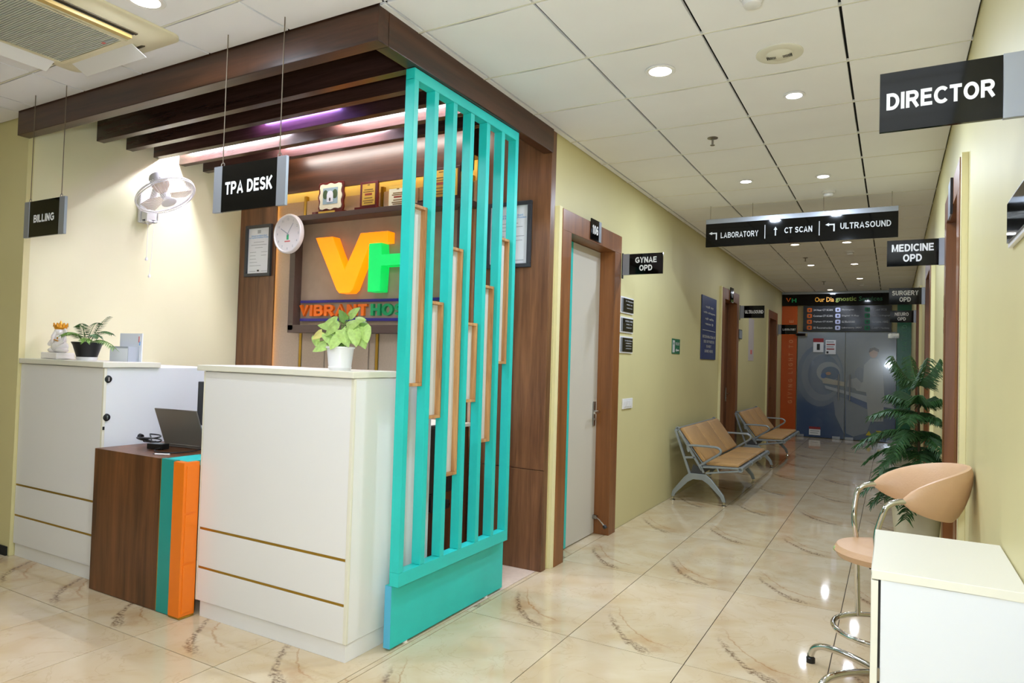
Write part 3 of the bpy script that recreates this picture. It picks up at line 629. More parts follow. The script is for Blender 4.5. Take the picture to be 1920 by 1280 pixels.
hx0, hx1, hy, hz0, hz1 = -1.64, .028, 6.8, 2.60, 2.83
box('panel', BLACK, hs, hx0, hx1, hy-.008, hy+.008, hz0, hz1); box('top_rail', SILVER, hs, hx0, hx1, hy-.012, hy+.012, hz1, hz1+.045, .001)
sp = (hx1-hx0); zc = (hz0+hz1)/2
for t in (.335, .62): box('divider', LETTERG, hs, hx0+sp*t-.003, hx0+sp*t+.003, hy-.0095, hy-.008, zc-.062, zc+.07)
text('LABORATORY', LETTERG, hs, (hx0+sp*.193, hy-.008, zc-.005), X, Z, sp*.212, .056, bold=.02); text('CT SCAN', LETTERG, hs, (hx0+sp*.512, hy-.008, zc+.005), X, Z, sp*.145, .056, bold=.02); text('ULTRASOUND', LETTERG, hs, (hx0+sp*.846, hy-.008, zc+.012), X, Z, sp*.243, .056, bold=.02)
arrow_sign_text(hs, (hx0+sp*.043, zc-.005), hy-.008, .52); arrow_sign_text(hs, (hx0+sp*.392, zc), hy-.008, .55, True); arrow_sign_text(hs, (hx0+sp*.675, zc+.008), hy-.008, .52)
for t in (.025, .265, .64, .97): MB().cyl((hx0+sp*t, hy, hz1+.04), (hx0+sp*t, hy, ZC), .002, seg=6).build('hanger_wire', WIRE, hs)

def wall_plate(side, y0, y1, z0, z1, lines, label, strip=True, name='name_plate', cat='name plate', group='doctor name plates'):
    n = 1 if side < 0 else -1; xw = XL if side < 0 else XR
    o = thing(name, (xw, (y0+y1)/2, z0), label, cat, group)
    def bx(nm, m, a0, a1, q0, q1, b0, b1, bev=0): return box(nm, m, o, *sorted((xw+n*a0, xw+n*a1)), q0, q1, b0, b1, bev)
    bx('backing', PLASTIC, 0, .012, y0, y1, z0, z1, .002); e = .013
    ys = y0+e+((.04) if strip else 0)
    if strip: bx('grey_strip', SILVER, .012, .016, y0+e, ys, z0+e, z1-e)
    bx('black_panel', BLACK, .012, .017, ys, y1-e, z0+e, z1-e)
    if lines:
        hh = (z1-z0-2*e)*.75/len(lines)
        for k, s_ in enumerate(lines):
            text(s_, LETTERG, o, (xw+n*.0172, ys+(y1-e-ys)*.58, z1-e-(z1-z0-2*e)*.2-hh*k), (0, n, 0), Z, (y1-e-ys)*(.72 if k == 0 else .55), hh*(.55 if k == 0 else .4), bold=.012)
    return o
wall_plate(-1, 5.53, 5.86, 1.86, 2.005, ['Dr. Shilpa Jaiswal', 'MBBS, MS', 'Consultant Obst. & Gynae'], 'topmost of three black name plates under the gynae sign')
wall_plate(-1, 5.53, 5.86, 1.69, 1.83, ['DR NEHAL SHINDE', 'MBBS, MS', 'GYNAECOLOGIST'], 'middle of three black name plates under the gynae sign')
wall_plate(-1, 5.53, 5.86, 1.512, 1.66, ['Dr Neha Kulkarni', 'MBBS', 'OBSTETRICS', 'LAPAROSCOPIST'], 'lowest of three black name plates under the gynae sign')
wall_plate(1, 2.13, 2.52, 1.81, 1.955, [], 'white edged glossy name plate on right wall near the director sign', False)
wall_plate(1, 5.14, 5.44, 1.84, 1.96, [], 'upper name plate on right wall below medicine sign', False); wall_plate(1, 5.14, 5.44, 1.675, 1.81, [], 'lower name plate on right wall below medicine sign', False)
wall_plate(1, 8.12, 8.45, 1.72, 2.0, [], 'white edged name plate beyond the surgery doorway', False)
np_ = thing('number_plate', (XL+.035, 4.86, 2.36), 'black number plate reading 106 on the door frame', 'number plate')
box('panel', BLACK, np_, XL+.036, XL+.044, 4.765, 4.92, 2.365, 2.525); box('grey_strip', SILVER, np_, XL+.036, XL+.046, 4.92, 4.965, 2.365, 2.525)
text('106', LETTER, np_, (XL+.044, 4.843, 2.445), Y, Z, .115, .07, bold=.03)
n2 = thing('number_plate', (XL+.035, 9.95, 2.36), 'small dark number plate above the second left door', 'number plate')
box('panel', BLACK, n2, XL+.036, XL+.05, 9.86, 10.05, 2.33, 2.54); text('107', LETTERG, n2, (XL+.05, 9.955, 2.43), Y, Z, .11, .06)
n3 = thing('number_plate', (XR-.035, 4.5, 2.36), 'grey number plate on the head of the medicine door frame', 'number plate')
box('panel', SILVER, n3, XR-.046, XR-.036, 4.42, 4.60, 2.30, 2.50); box('rim', BLKP, n3, XR-.048, XR-.036, 4.40, 4.42, 2.30, 2.50)
NAVY = mat('navy_board', (28, 46, 104), .35)
bn = thing('notice_board', (XL+.01, 8.76, 1.5), 'tall navy blue notice board with white lettering on the left wall', 'notice')
box('board', NAVY, bn, XL+.003, XL+.012, 8.37, 9.15, 1.5, 2.295, .002); box('rule', LETTERG, bn, XL+.012, XL+.0135, 8.43, 9.09, 1.862, 1.868)
for zz, wd, s_ in ((2.16, .42, 'यहाँ पर'), (2.085, .62, 'लिंग परीक्षण'), (2.01, .46, 'नहीं किया'), (1.945, .44, 'जाता है'), (1.785, .68, 'DETERMINATION OF'), (1.725, .56, 'SEX OF FOETUS'), (1.665, .26, 'IS NOT'), (1.605, .44, 'DONE HERE')):
    text(s_, LETTERG, bn, (XL+.012, 8.76, zz), Y, Z, wd, .034, bold=.012)
ex = thing('exit_sign', (XL, 7.29, 1.54), 'small green fire exit sign on the left wall', 'sign')
box('board', mat('exit_green', (16, 104, 70), .35), ex, XL, XL+.006, 7.14, 7.44, 1.54, 1.702)
MB().box(XL+.006, XL+.0072, 7.155, 7.235, 1.555, 1.685).build('door_symbol', LETTERG, ex); text('FIRE EXIT', LETTERG, ex, (XL+.006, 7.34, 1.65), Y, Z, .15, .03)
poly_on('arrow', LETTERG, ex, [(XL+.006, 7.27, 1.58), (XL+.006, 7.31, 1.60), (XL+.006, 7.31, 1.588), (XL+.006, 7.40, 1.588), (XL+.006, 7.40, 1.572), (XL+.006, 7.31, 1.572), (XL+.006, 7.31, 1.56)], X)
MB().ball((XL+.008, 7.195, 1.65), (.002, .014, .014)).build('running_figure', mat('exit_green', 0), ex)
sw = thing('switch_plate', (XL, 5.775, 1.02), 'white electrical switch plate right of the door', 'switch')
box('plate', PLASTIC, sw, XL, XL+.012, 5.65, 5.90, 1.022, 1.112, .003)
for k in range(3): box('rocker', WHITE, sw, XL+.012, XL+.017, 5.675+.07*k, 5.73+.07*k, 1.04, 1.094, .002)
kp = thing('door_keypad', (XL, 10.72, 1.84), 'grey keypad plate beside the second left door', 'keypad'); box('case', BLKP, kp, XL, XL+.03, 10.6, 10.84, 1.84, 1.985, .004); box('face', SILVERP, kp, XL+.03, XL+.034, 10.61, 10.83, 1.85, 1.97)
pn = thing('paper_notice', (XL, 11.75, 1.5), 'tall pale paper notice on wall below ultrasound sign', 'poster'); sh = box('sheet', mat('dull_paper', (196, 186, 184), .6), pn, XL, XL+.004, 11.53, 12.0, 1.52, 2.22); box('print_mark', mat('print_red', 0), sh, XL+.004, XL+.005, 11.7, 11.85, 1.63, 1.70)

# ------------------------------------------------------------------ ceiling fittings
LWARM = mat('lamp_warm', (255, 250, 240), .4, emit=(255, 244, 222), es=9); LCOOL = mat('lamp_cool', (250, 252, 255), .4, emit=(244, 248, 255), es=9)
def downlight(x, y, r, cool, power, label):
    o = thing('downlight', (x, y, ZC), label, 'light', 'round ceiling downlights')
    MB().lathe((x, y, ZC), [(r*.94, -.002), (r*1.06, -.002), (r*1.08, -.006), (r*1.0, -.010), (r*.94, -.008)], 32).build('rim', PLASTIC, o, smooth=True)
    MB().lathe((x, y, ZC), [(r*.95, -.003), (r*.95, -.0075), (r*.5, -.009)], 32).build('diffuser', LCOOL if cool else LWARM, o)
    area_light('downlight_beam', (x, y, ZC-.02), r*1.8, power, lin(COOL if cool else WARM), aim=(x, y, 0))
CA, CB = -1.112, -.517
DL = [(CA, 3.52, .075, 0, 'large warm downlight nearest the teal screen'), (CB, 4.17, .055, 1, 'cool white downlight beyond the round ceiling vent'), (CA, 5.97, .055, 1, 'left downlight before the direction sign'), (CB, 6.05, .055, 1, 'right downlight before the direction sign'),
      (CA, 9.3, .06, 0, 'left downlight just behind the direction sign'), (CB, 9.33, .06, 0, 'right downlight just behind the direction sign'), (CA, 11.25, .06, 0, 'left downlight midway to the glass doors'), (CB, 11.3, .06, 0, 'right downlight midway to the glass doors'), (CB, 13.15, .06, 0, 'right downlight near the glass doors'), (CA, 14.9, .06, 0, 'last downlight above the header of the glass doors')]
for x, y, r, c, lb in DL: downlight(x, y, r, c, DOWNLIGHT_W*(2.1 if y < 7 else .6), lb)
for x, y, lb in ((-2.97, 1.80, 'large warm downlight beside the ceiling cassette'), (-1.2, 1.1, 'added unseen lobby downlight above the viewpoint, left'), (-.4, -.7, 'added unseen lobby downlight behind the viewpoint'), (-5.3, 1.1, 'added unseen lobby downlight left of the cassette'), (-2.9, -.7, 'added unseen lobby downlight behind, left of viewpoint'), (-5.3, -.7, 'added unseen lobby downlight farthest behind left')):
    downlight(x, y, .08, 0, DOWNLIGHT_W*(.5 if x < -4 else 2.0), lb)  # all but the cassette one are out of view, added to light the lobby
vt = thing('ceiling_vent', (CB, 3.58, ZC), 'round cream ceiling vent disc', 'vent')
MB().lathe((CB, 3.58, ZC), [(.07, 0), (.112, 0), (.112, -.006), (.09, -.012), (.07, -.008)], 36).build('rim', TEE, vt, smooth=True)
MB().lathe((CB, 3.58, ZC), [(.07, -.004), (.05, -.018), (.0, -.022)], 36).build('disc', TEE, vt, smooth=True)
for k in range(-7, 8):
    if k == 0: continue
    MB().obox((CB+.0065*k+(.012 if k > 0 else -.012), 3.58, ZC-.0185), V((.0015, 0, 0)), V((0, .013, 0)), V((0, 0, .003))).build('slot', VOID, vt)
def smoke(x, y, label):
    o = thing('smoke_detector', (x, y, ZC), label, 'detector', 'smoke detectors'); MB().lathe((x, y, ZC), [(.052, 0), (.054, -.012), (.048, -.02)], 24).build('base', PLASTIC, o, smooth=True); MB().lathe((x, y, ZC), [(.036, -.02), (.042, -.03), (.036, -.045), (.02, -.05)], 24).build('sensor', PLASTIC, o, smooth=True)
smoke(-.54, 2.96, 'smoke detector at the top edge of view'); smoke(CB, 6.6, 'smoke detector just before the direction sign'); smoke(CB, 10.1, 'smoke detector between the far downlights'); smoke(CB, 14.0, 'smoke detector nearest the glass doors')
def sprinkler(x, y, label):
    o = thing('sprinkler', (x, y, ZC), label, 'sprinkler', 'ceiling sprinklers'); MB().lathe((x, y, ZC), [(.036, 0), (.036, -.004), (.014, -.01)], 20).build('rosette', STEEL, o)
    MB().cyl((x, y, ZC-.008), (x, y, ZC-.05), .007, seg=8).build('bulb', STEEL, o); MB().lathe((x, y, ZC), [(.016, -.05), (.016, -.053)], 12).build('deflector', STEEL, o)
sprinkler(CA, 4.74, 'small brass sprinkler before the left downlight'); sprinkler(CA, 10.5, 'sprinkler beyond the direction sign'); sprinkler(CA, 13.5, 'sprinkler nearest the glass doors')

# cassette air conditioner
ac = thing('air_conditioner', (-3.63, 1.64, ZC), 'cream four-way ceiling cassette air conditioner', 'air conditioner')
ACM = mat('ac_cream', (226, 216, 186), .4); ax0, ax1, ay0, ay1 = -4.10, -3.15, 1.17, 2.12; az = ZC-.001
def rr(x0, x1, y0, y1, r, z, n=6):
    p = []
    for cx_, cy_, t0 in ((x1-r, y1-r, 0), (x0+r, y1-r, math.pi/2), (x0+r, y0+r, math.pi), (x1-r, y0+r, 1.5*math.pi)):
        for k in range(n+1): t = t0+math.pi/2*k/n; p.append(V((cx_+r*math.cos(t), cy_+r*math.sin(t), z)))
    return p
def loft(mb, loops):
    L_ = [[mb.bm.verts.new(p) for p in l] for l in loops]; n = len(L_[0])
    for A, B in zip(L_, L_[1:]):
        for k in range(n): mb.bm.faces.new((A[k], A[(k+1) % n], B[(k+1) % n], B[k]))
    mb.bm.faces.new(L_[-1]); return mb
loft(MB(), [rr(ax0, ax1, ay0, ay1, .06, az), rr(ax0, ax1, ay0, ay1, .06, az-.012), rr(ax0+.12, ax1-.12, ay0+.12, ay1-.12, .03, az-.05)]).build('panel', ACM, ac, smooth=True)
ACG = mat('ac_grille', (186, 188, 178), .5)
gx0, gx1, gy0, gy1 = ax0+.2, ax1-.2, ay0+.2, ay1-.2
box('grille_back', mat('grille_gap', (160, 162, 152), .7), ac, gx0, gx1, gy0, gy1, az-.052, az-.05)
g = MB(); nsl = 46
for k in range(nsl): yy = gy0+(gy1-gy0)*(k+.5)/nsl; g.box(gx0, gx1, yy-.004, yy+.004, az-.058, az-.052)
g.build('grille', ACG, ac, kind='stuff')
for q in ((gx0-.02, gx1+.02, gy0-.02, gy0), (gx0-.02, gx1+.02, gy1, gy1+.02), (gx0-.02, gx0, gy0, gy1), (gx1, gx1+.02, gy0, gy1)): box('grille_rim', ACM, ac, q[0], q[1], q[2], q[3], az-.06, az-.048, .002)
mx_, my_ = (ax0+ax1)/2, (ay0+ay1)/2
for k, (dx, dy) in enumerate(((0, 1), (-1, 0), (0, -1), (1, 0))):
    d = V((dx, dy, 0)); s_ = V((-dy, dx, 0)); c = V((mx_, my_, az-.047))+d*.352
    sl = MB().obox(c+V((0, 0, .007)), s_*.29, d*.035, V((0, 0, .006))).build('outlet', mat('outlet_shadow', (70, 58, 36), .7), ac)
    if (dx, dy) == (1, 0):
        MB().obox(c+d*-.012+V((0, 0, -.004)), s_*.28, d*.016, V((0, 0, .012))).build('louvre', mat('louvre_gold', (196, 164, 96), .4), ac, .001)
        MB().obox(c+d*.016+V((0, 0, -.0)), s_*.28, d*.008, V((0, 0, .001))).build('outlet_slot', VOID, ac)
    else: MB().obox(c+d*.012+V((0, 0, -.018)), s_*.27, d*.045+V((0, 0, -.022)), V((0, 0, .002))+d*.001).build('louvre', PLASTIC, ac, .001)
box('logo_mark', mat('print_red', 0), ac, gx1-.12, gx1-.10, gy1-.03, gy1-.018, az-.0605, az-.058)
box('logo_print', CGR, ac, gx1-.09, gx1-.02, gy1-.03, gy1-.022, az-.0605, az-.058)

# ------------------------------------------------------------------ wall fan
FC = at_x(310, 365, -4.86); vd = (FC-V((0, 0, CZ))).normalized()
ft = cr*.44-cu_*.90; ft = (ft-vd*ft.dot(vd)).normalized(); fn = (-vd*.52 + ft*.854).normalized()             # the way the fan blows
fa = thing('wall_fan', (XF, 3.2, 2.43), 'white wall fan tilted downwards with pull cords', 'fan')
e1 = fn.orthogonal().normalized(); e2 = fn.cross(e1); R = .215
def circ(c, r, n=36): return ell(c, e1*r, e2*r, n)
cage = MB().sweep(circ(FC, R), .006, 6, closed=True)
cage.sweep(circ(FC+fn*.018, R), .004, 6, closed=True); cage.build('cage_rim', PLASTIC, fa, smooth=True)
wb = MB()
for k in range(60):
    t = 2*math.pi*k/60; d = e1*math.cos(t)+e2*math.sin(t)
    wb.sweep([FC+d*R+fn*.012, FC+d*R*.75+fn*.055, FC+d*.05+fn*.075], .0011, 3, cap=False); wb.sweep([FC+d*R, FC+d*R*.8-fn*.05, FC+d*.07-fn*.075], .0011, 3, cap=False)
wb.build('cage_wires', PLASTIC, fa, kind='stuff')
MB().lathe(FC+fn*.07, [(.055, 0), (.055, .004), (.045, .008)], 24, axis=fn).build('badge', PLASTIC, fa, smooth=True)
BLD = mat('fan_blade', (206, 186, 168), .3, alpha=.5)
hub = MB().lathe(FC-fn*.02, [(.034, 0), (.036, .03), (.028, .055), (.01, .062)], 20, axis=fn).build('hub', PLASTIC, fa, smooth=True)
for k in range(3):
    t = 2*math.pi*k/3+.5; d = e1*math.cos(t)+e2*math.sin(t); s_ = fn.cross(d)
    pts = [FC+d*.03+s_*-.02, FC+d*.10+s_*-.07-fn*.012, FC+d*.18+s_*-.075-fn*.016, FC+d*.195+s_*.0, FC+d*.18+s_*.05+fn*.012, FC+d*.10+s_*.04+fn*.01, FC+d*.03+s_*.02]
    b = MB(); b.prism(pts, fn*.003); b.build('blade', BLD, fa)
mt = FC-fn*.07
MB().lathe(mt, [(.05, 0), (.062, -.015), (.062, -.085), (.052, -.105), (.02, -.11)], 24, axis=fn).build('motor', PLASTIC, fa, smooth=True)
wy = at_x(270, 400, XF).y; MB().box(XF, XF+.035, wy-.055, wy+.055, 2.42, 2.66).build('wall_plate', PLASTIC, fa, .012)
MB().box(XF+.035, XF+.12, wy-.05, wy+.05, 2.42, 2.52).build('switch_box', PLASTIC, fa, .02, smooth=True)
MB().sweep([(XF+.07, wy, 2.5), (XF+.10, wy, 2.60), mt-fn*.06], .022, 10).build('arm', PLASTIC, fa, smooth=True)
for dy, zb, sw_ in ((-.02, 2.12, 0), (.03, 1.99, -.02)):
    cd = MB().sweep([(XF+.09, wy+dy, 2.425), (XF+.09, wy+dy+sw_*.4, (2.42+zb)/2), (XF+.09, wy+dy+sw_, zb+.02)], .0018, 5).build('pull_cord', PLASTIC, fa); MB().lathe((XF+.09, wy+dy+sw_, zb), [(.009, 0), (.011, .012), (.005, .026)], 10).build('cord_knob', PLASTIC, cd)

# ------------------------------------------------------------------ plants and things on the counters
LEAF = mat('leaf_dark', (62, 104, 46), .5, noise=.3, nscale=40); LEAFL = mat('leaf_mid', (110, 150, 62), .5, noise=.25, nscale=40); LEAFV = mat('leaf_variegated', (176, 208, 118), .5, noise=.22, nscale=60); LEAFY = mat('leaf_yellowing', (222, 214, 130), .5, noise=.1, nscale=50)
SOIL = mat('soil', (60, 46, 34), .9)
def frond(parent, p0, yaw, length, rise, droop, m, nl=13, ll=.055, lw=.006):
    d = V((math.cos(yaw), math.sin(yaw), 0)); pts = [V(p0)+d*(length*t*.9)+Z*(rise*t-droop*t*t) for t in [k/14 for k in range(15)]]
    b = MB().sweep(pts, [.003*(1-.7*k/14) for k in range(15)], 5)
    for k in range(nl):
        t = .25+.75*k/(nl-1); i = min(13, int(t*14)); p = pts[i].lerp(pts[i+1], t*14-i); tg = (pts[i+1]-pts[i]).normalized(); sd = tg.cross(Z).normalized()
        L_ = ll*(1.1-.55*abs(t-.5)*1.4)
        for s_ in (-1, 1):
            dr = (sd*s_*.8+tg*.7-Z*.25).normalized(); q = dr.cross(Z).normalized()*lw
            b.quad(p, p+dr*L_*.4+q, p+dr*L_-Z*.01, p+dr*L_*.4-q)
    return b.build('frond', m, parent)
def pot(o, c, prof, m, soil_z, soil_r):
    MB().lathe(c, prof, 28).build('pot', m, o, smooth=True); MB().lathe(c, [(soil_r, soil_z-.004), (soil_r, soil_z)], 20).build('soil', SOIL, o)
pc = V((-4.72, 2.57, 1.3402)); pp = thing('potted_palm', pc, 'small feathery palm in black pot on billing counter', 'plant')
pot(pp, pc, [(.062, .022), (.062, .025), (.085, .10), (.095, .118), (.095, .122), (.086, .122), (.078, .1)], BLKP, .108, .08)
MB().lathe(pc, [(.058, 0), (.066, .022), (.058, .022)], 24).build('saucer', PLASTIC, pp, smooth=True)
for yaw, ln, ri, dr, m in ((2.75, .24, .34, .19, LEAF), (3.25, .23, .22, .14, LEAFL), (3.7, .18, .24, .17, LEAFL), (-.1, .2, .22, .16, LEAF), (-.5, .2, .16, .13, LEAFL), (.5, .2, .25, .16, LEAF), (1.6, .13, .3, .10, LEAF), (-1.4, .13, .2, .12, LEAFL), (4.2, .15, .2, .12, LEAFL), (.05, .32, .16, .17, LEAFL), (2.2, .16, .3, .14, LEAF), (5.4, .14, .25, .12, LEAF)): frond(pp, pc+V((random.uniform(-.02, .02), random.uniform(-.02, .02), .1)), yaw, ln, ri, dr, m)
pb = thing('paper_holder', (-4.48, 2.7, 1.34), 'white paper holder behind the small palm', 'holder')
box('back_sheet', PAPER, pb, -4.62, -4.37, 2.73, 2.736, 1.34, 1.53); box('front_box', PAPER, pb, -4.60, -4.40, 2.655, 2.661, 1.34, 1.435); box('holder_side', CGR, pb, -4.40, -4.396, 2.655, 2.736, 1.34, 1.44); box('holder_side', PAPER, pb, -4.604, -4.60, 2.655, 2.736, 1.34, 1.44); box('holder_rim', CGR, pb, -4.60, -4.40, 2.653, 2.657, 1.428, 1.440); box('holder_base', PAPER, pb, -4.60, -4.40, 2.661, 2.73, 1.34, 1.345)
box('print_mark', mat('print_red', 0), pb, -4.405, -4.398, 2.727, 2.73, 1.47, 1.51); box('print_mark', CBL, pb, -4.395, -4.388, 2.727, 2.73, 1.45, 1.475)
# seated deity figurine
PORC = mat('porcelain', (238, 232, 228), .2); GLD = mat('gilding', (206, 140, 24), .3, .4)
sx, sy, sz = -5.035, 2.55, 1.3402; sg = thing('figurine', (sx, sy, sz), 'white porcelain seated deity figurine with gold crown', 'figurine')
box('pedestal', PORC, sg, sx-.105, sx+.095, sy-.06, sy+.06, sz, sz+.045, .006)
MB().ball((sx+.015, sy, sz+.085), (.062, .05, .045)).ball((sx+.015, sy, sz+.135), (.045, .038, .045)).ball((sx-.03, sy-.01, sz+.062), (.045, .04, .02)).ball((sx+.06, sy-.01, sz+.062), (.045, .04, .02)).sweep([(sx-.03, sy, sz+.155), (sx-.055, sy-.02, sz+.12), (sx-.03, sy-.045, sz+.10)], .013, 8).sweep([(sx+.06, sy, sz+.155), (sx+.085, sy-.02, sz+.12), (sx+.06, sy-.045, sz+.10)], .013, 8).build('body', PORC, sg, smooth=True)
hd_ = MB().ball((sx+.015, sy-.005, sz+.185), (.036, .034, .034)).ball((sx-.03, sy+.005, sz+.185), (.024, .008, .028)).ball((sx+.06, sy+.005, sz+.185), (.024, .008, .028)).sweep([(sx+.015, sy-.03, sz+.185), (sx+.013, sy-.045, sz+.155), (sx+.005, sy-.046, sz+.12), (sx-.012, sy-.04, sz+.105)], [.014, .012, .010, .007], 8).build('head', PORC, sg, smooth=True)
cb = MB().lathe((sx+.015, sy, sz+.205), [(.034, 0), (.04, .012), (.036, .03), (.02, .034)], 16)
for k in range(6): t = math.pi*2*k/6; cb.cyl((sx+.015+.034*math.cos(t), sy+.034*math.sin(t), sz+.225), (sx+.015+.04*math.cos(t), sy+.04*math.sin(t), sz+.25), .012, .003, 8)
cb.cyl((sx+.015, sy, sz+.23), (sx+.015, sy, sz+.265), .016, .003, 10); cb.build('crown', GLD, sg, smooth=True)
MB().ball((sx+.05, sy-.036, sz+.145), (.008, .004, .008)).sweep([(sx-.03, sy-.034, sz+.15), (sx+.01, sy-.042, sz+.135), (sx+.055, sy-.034, sz+.125)], .004, 6).build('gold_trim', GLD, sg)
MB().ball((sx-.085, sy-.01, sz+.06), (.018, .014, .014)).sweep([(sx-.075, sy, sz+.05), (sx-.07, sy, sz+.11)], .01, 8).build('small_attendant', mat('gilt_cream', (214, 180, 130), .4), sg)

# arrowhead plant on the TPA counter
wc = V((-2.415, 2.54, 1.350)); ap = thing('potted_plant', wc, 'pale green arrowhead plant in white pot on white counter', 'plant')
pot(ap, wc, [(.052, .0), (.058, .014), (.056, .02), (.066, .108), (.072, .110), (.072, .118), (.064, .118), (.06, .1)], PLASTIC, .108, .06)
leaf_pts = [(0, 0), (.35, -.12), (.5, .12), (.42, .5), (.2, .85), (0, 1.05), (-.2, .85), (-.42, .5), (-.5, .12), (-.35, -.12)]
lb = bmesh.new(); lv = [lb.verts.new((x*.8, y, -.25*abs(x)*abs(x)-.12*y*y)) for x, y in leaf_pts]; ct = lb.verts.new((0, .4, .04))
for k in range(len(lv)): lb.faces.new((ct, lv[k], lv[(k+1) % len(lv)]))
LM = {}
for m in (LEAFV, LEAFY, LEAFL):
    me = bpy.data.meshes.new('leaf'); lb.to_mesh(me); me.materials.append(m); LM[m.name] = me
lb.free()
stems = MB()
def leaf(px, py, dy, size, ang, m=LEAFV):
    tip = at_y(px, py, wc.y+dy); st_ = wc+V((random.uniform(-.02, .02), random.uniform(-.02, .02), .105)); mid = st_.lerp(tip, .5)+Z*.03
    stems.sweep([st_, mid, tip], [.0028, .0022, .0016], 5)
    fwd = (cr*math.sin(ang)+cu_*math.cos(ang)-cf*random.uniform(.1, .5)).normalized(); nrm = (-cf*.8+Z*.5+cr*random.uniform(-.3, .3)).normalized()
    sd = fwd.cross(nrm).normalized(); nrm = sd.cross(fwd)
    o = bpy.data.objects.new('leaf', LM[m.name]); col.objects.link(o); o.parent = ap
    o.matrix_local = M.Translation(tip-wc) @ M((sd, fwd, nrm)).transposed().to_4x4() @ M.Scale(size, 4)
for a in ((632, 600, 0, .075, -1.9), (655, 592, .02, .07, .9), (630, 606, -.02, .08, -2.4), (604, 622, 0, .06, -2.2, LEAFY), (592, 630, .02, .055, 3.0), (612, 625, -.03, .07, 2.6), (624, 622, .03, .075, 3.0), (640, 618, -.05, .09, 2.7), (650, 612, -.04, .08, 1.2), (660, 606, .0, .075, 2.6), (664, 618, -.05, .085, 2.9), (672, 622, .03, .09, 2.7), (682, 612, .0, .085, 2.85), (612, 645, -.03, .075, -2.0), (622, 640, -.05, .05, 2.9), (646, 630, .05, .07, 3.3), (634, 632, -.06, .07, -2.6), (655, 628, .04, .075, 2.3), (640, 604, .05, .06, .2, LEAFL), (648, 600, .03, .06, -.5, LEAFL), (618, 612, .05, .06, -1.4), (676, 604, .05, .05, 1.9, LEAFL), (600, 640, .02, .045, 3.1), (666, 600, -.02, .06, 1.5)): leaf(*a)
stems.build('stems', LEAFL, ap)

# laptop, charger and monitor on the low desk
DZ = .8305; ALU = mat('laptop_grey', (126, 120, 114), .4, .3)
lp = thing('laptop', (-3.72, 2.75, DZ), 'open grey laptop seen from behind on the low desk', 'laptop')
A, B = V((-3.93, 2.63, DZ+.018)), V((-3.585, 2.67, DZ+.018)); ax_ = (B-A).normalized(); bk = Z.cross(ax_).normalized()
MB().obox((A+B)/2+bk*.115+V((0, 0, -.009)), ax_*.165, bk*.115, Z*.008).build('keyboard_deck', ALU, lp, .003)
up = (Z*.95-bk*.36).normalized()
ld_ = MB().obox((A+B)/2+up*.115, ax_*.172, up*.122, ax_.cross(up)*.004).build('lid', ALU, lp, .003)
MB().obox((A+B)/2+up*.12-ax_.cross(up)*-.0045 if False else (A+B)/2+up*.12+ax_.cross(up)*(.0046 if ax_.cross(up).dot(bk) > 0 else -.0046), ax_*.152, up*.1, ax_.cross(up)*.0005).build('screen', BLKP, ld_)
MB().cyl(A+ax_*.05, B-ax_*.05, .007, seg=10).build('hinge', ALU, lp)
ad = thing('power_adapter', (-3.84, 2.52, DZ), 'black laptop power adapter with coiled cable on desk', 'adapter')
MB().obox((-3.83, 2.52, DZ+.018), V((.055, .012, 0)), V((-.006, .028, 0)), V((0, 0, .016))).build('brick', BLKP, ad, .004)
MB().obox((-3.835, 2.52, DZ+.0348), V((.03, .0066, 0)), V((-.004, .018, 0)), V((0, 0, .0006))).build('rating_label', CGR, ad)
coil = [V((-3.995+.095*math.cos(t)*(1-.02*t), 2.57+.06*math.sin(t), DZ+.006+.004*t+(.03*max(0, math.sin(t*.5)) if 3 < t < 9 else 0))) for t in [k*.35 for k in range(44)]]
MB().sweep(coil+[V((-3.9, 2.53, DZ+.02)), V((-3.885, 2.515, DZ+.018))], .0042, 6).build('mains_cable', BLKP, ad, smooth=True)
MB().sweep([(-3.95, 2.58, DZ+.03), (-4.0, 2.6, DZ+.02), (-4.10, 2.60, DZ+.035), (-4.135+.03, 2.59, DZ+.045)], .005, 6).cyl((-4.105, 2.59, DZ+.045), (-4.125, 2.588, DZ+.05), .016).build('plug', BLKP, ad)
MB().sweep(curve([(-3.78, 2.51, DZ+.015), (-3.78, 2.47, DZ+.006), (-3.70, 2.43, DZ+.006), (-3.6, 2.45, DZ+.006), (-3.56, 2.55, DZ+.008), (-3.565, 2.62, DZ+.012)]), .004, 6).build('output_cable', BLKP, ad, smooth=True)
pe = thing('pen', (-3.6, 2.40, DZ), 'white pen lying on the low desk', 'pen'); MB().cyl((-3.635, 2.375, DZ+.005), (-3.56, 2.415, DZ+.005), .0045, seg=10).build('barrel', PLASTIC, pe); MB().cyl((-3.635, 2.375, DZ+.005), (-3.648, 2.368, DZ+.005), .004, .001, seg=10).build('tip', STEEL, pe)
mo = thing('monitor', (-3.72, 3.0, DZ), 'black desktop monitor mostly hidden behind the white counter', 'monitor')
box('screen_case', BLKP, mo, -4.05, -3.55, 2.93, 2.965, DZ+.1, DZ+.39, .006); box('stand', BLKP, mo, -3.83, -3.77, 2.965, 2.99, DZ+.01, DZ+.25); box('foot', BLKP, mo, -3.9, -3.7, 2.92, 3.08, DZ, DZ+.012, .003)
oc = thing('office_chair', (-2.72, 3.5, 0), 'black office chair glimpsed through the teal screen', 'chair'); ox, oy = -2.74, 3.5
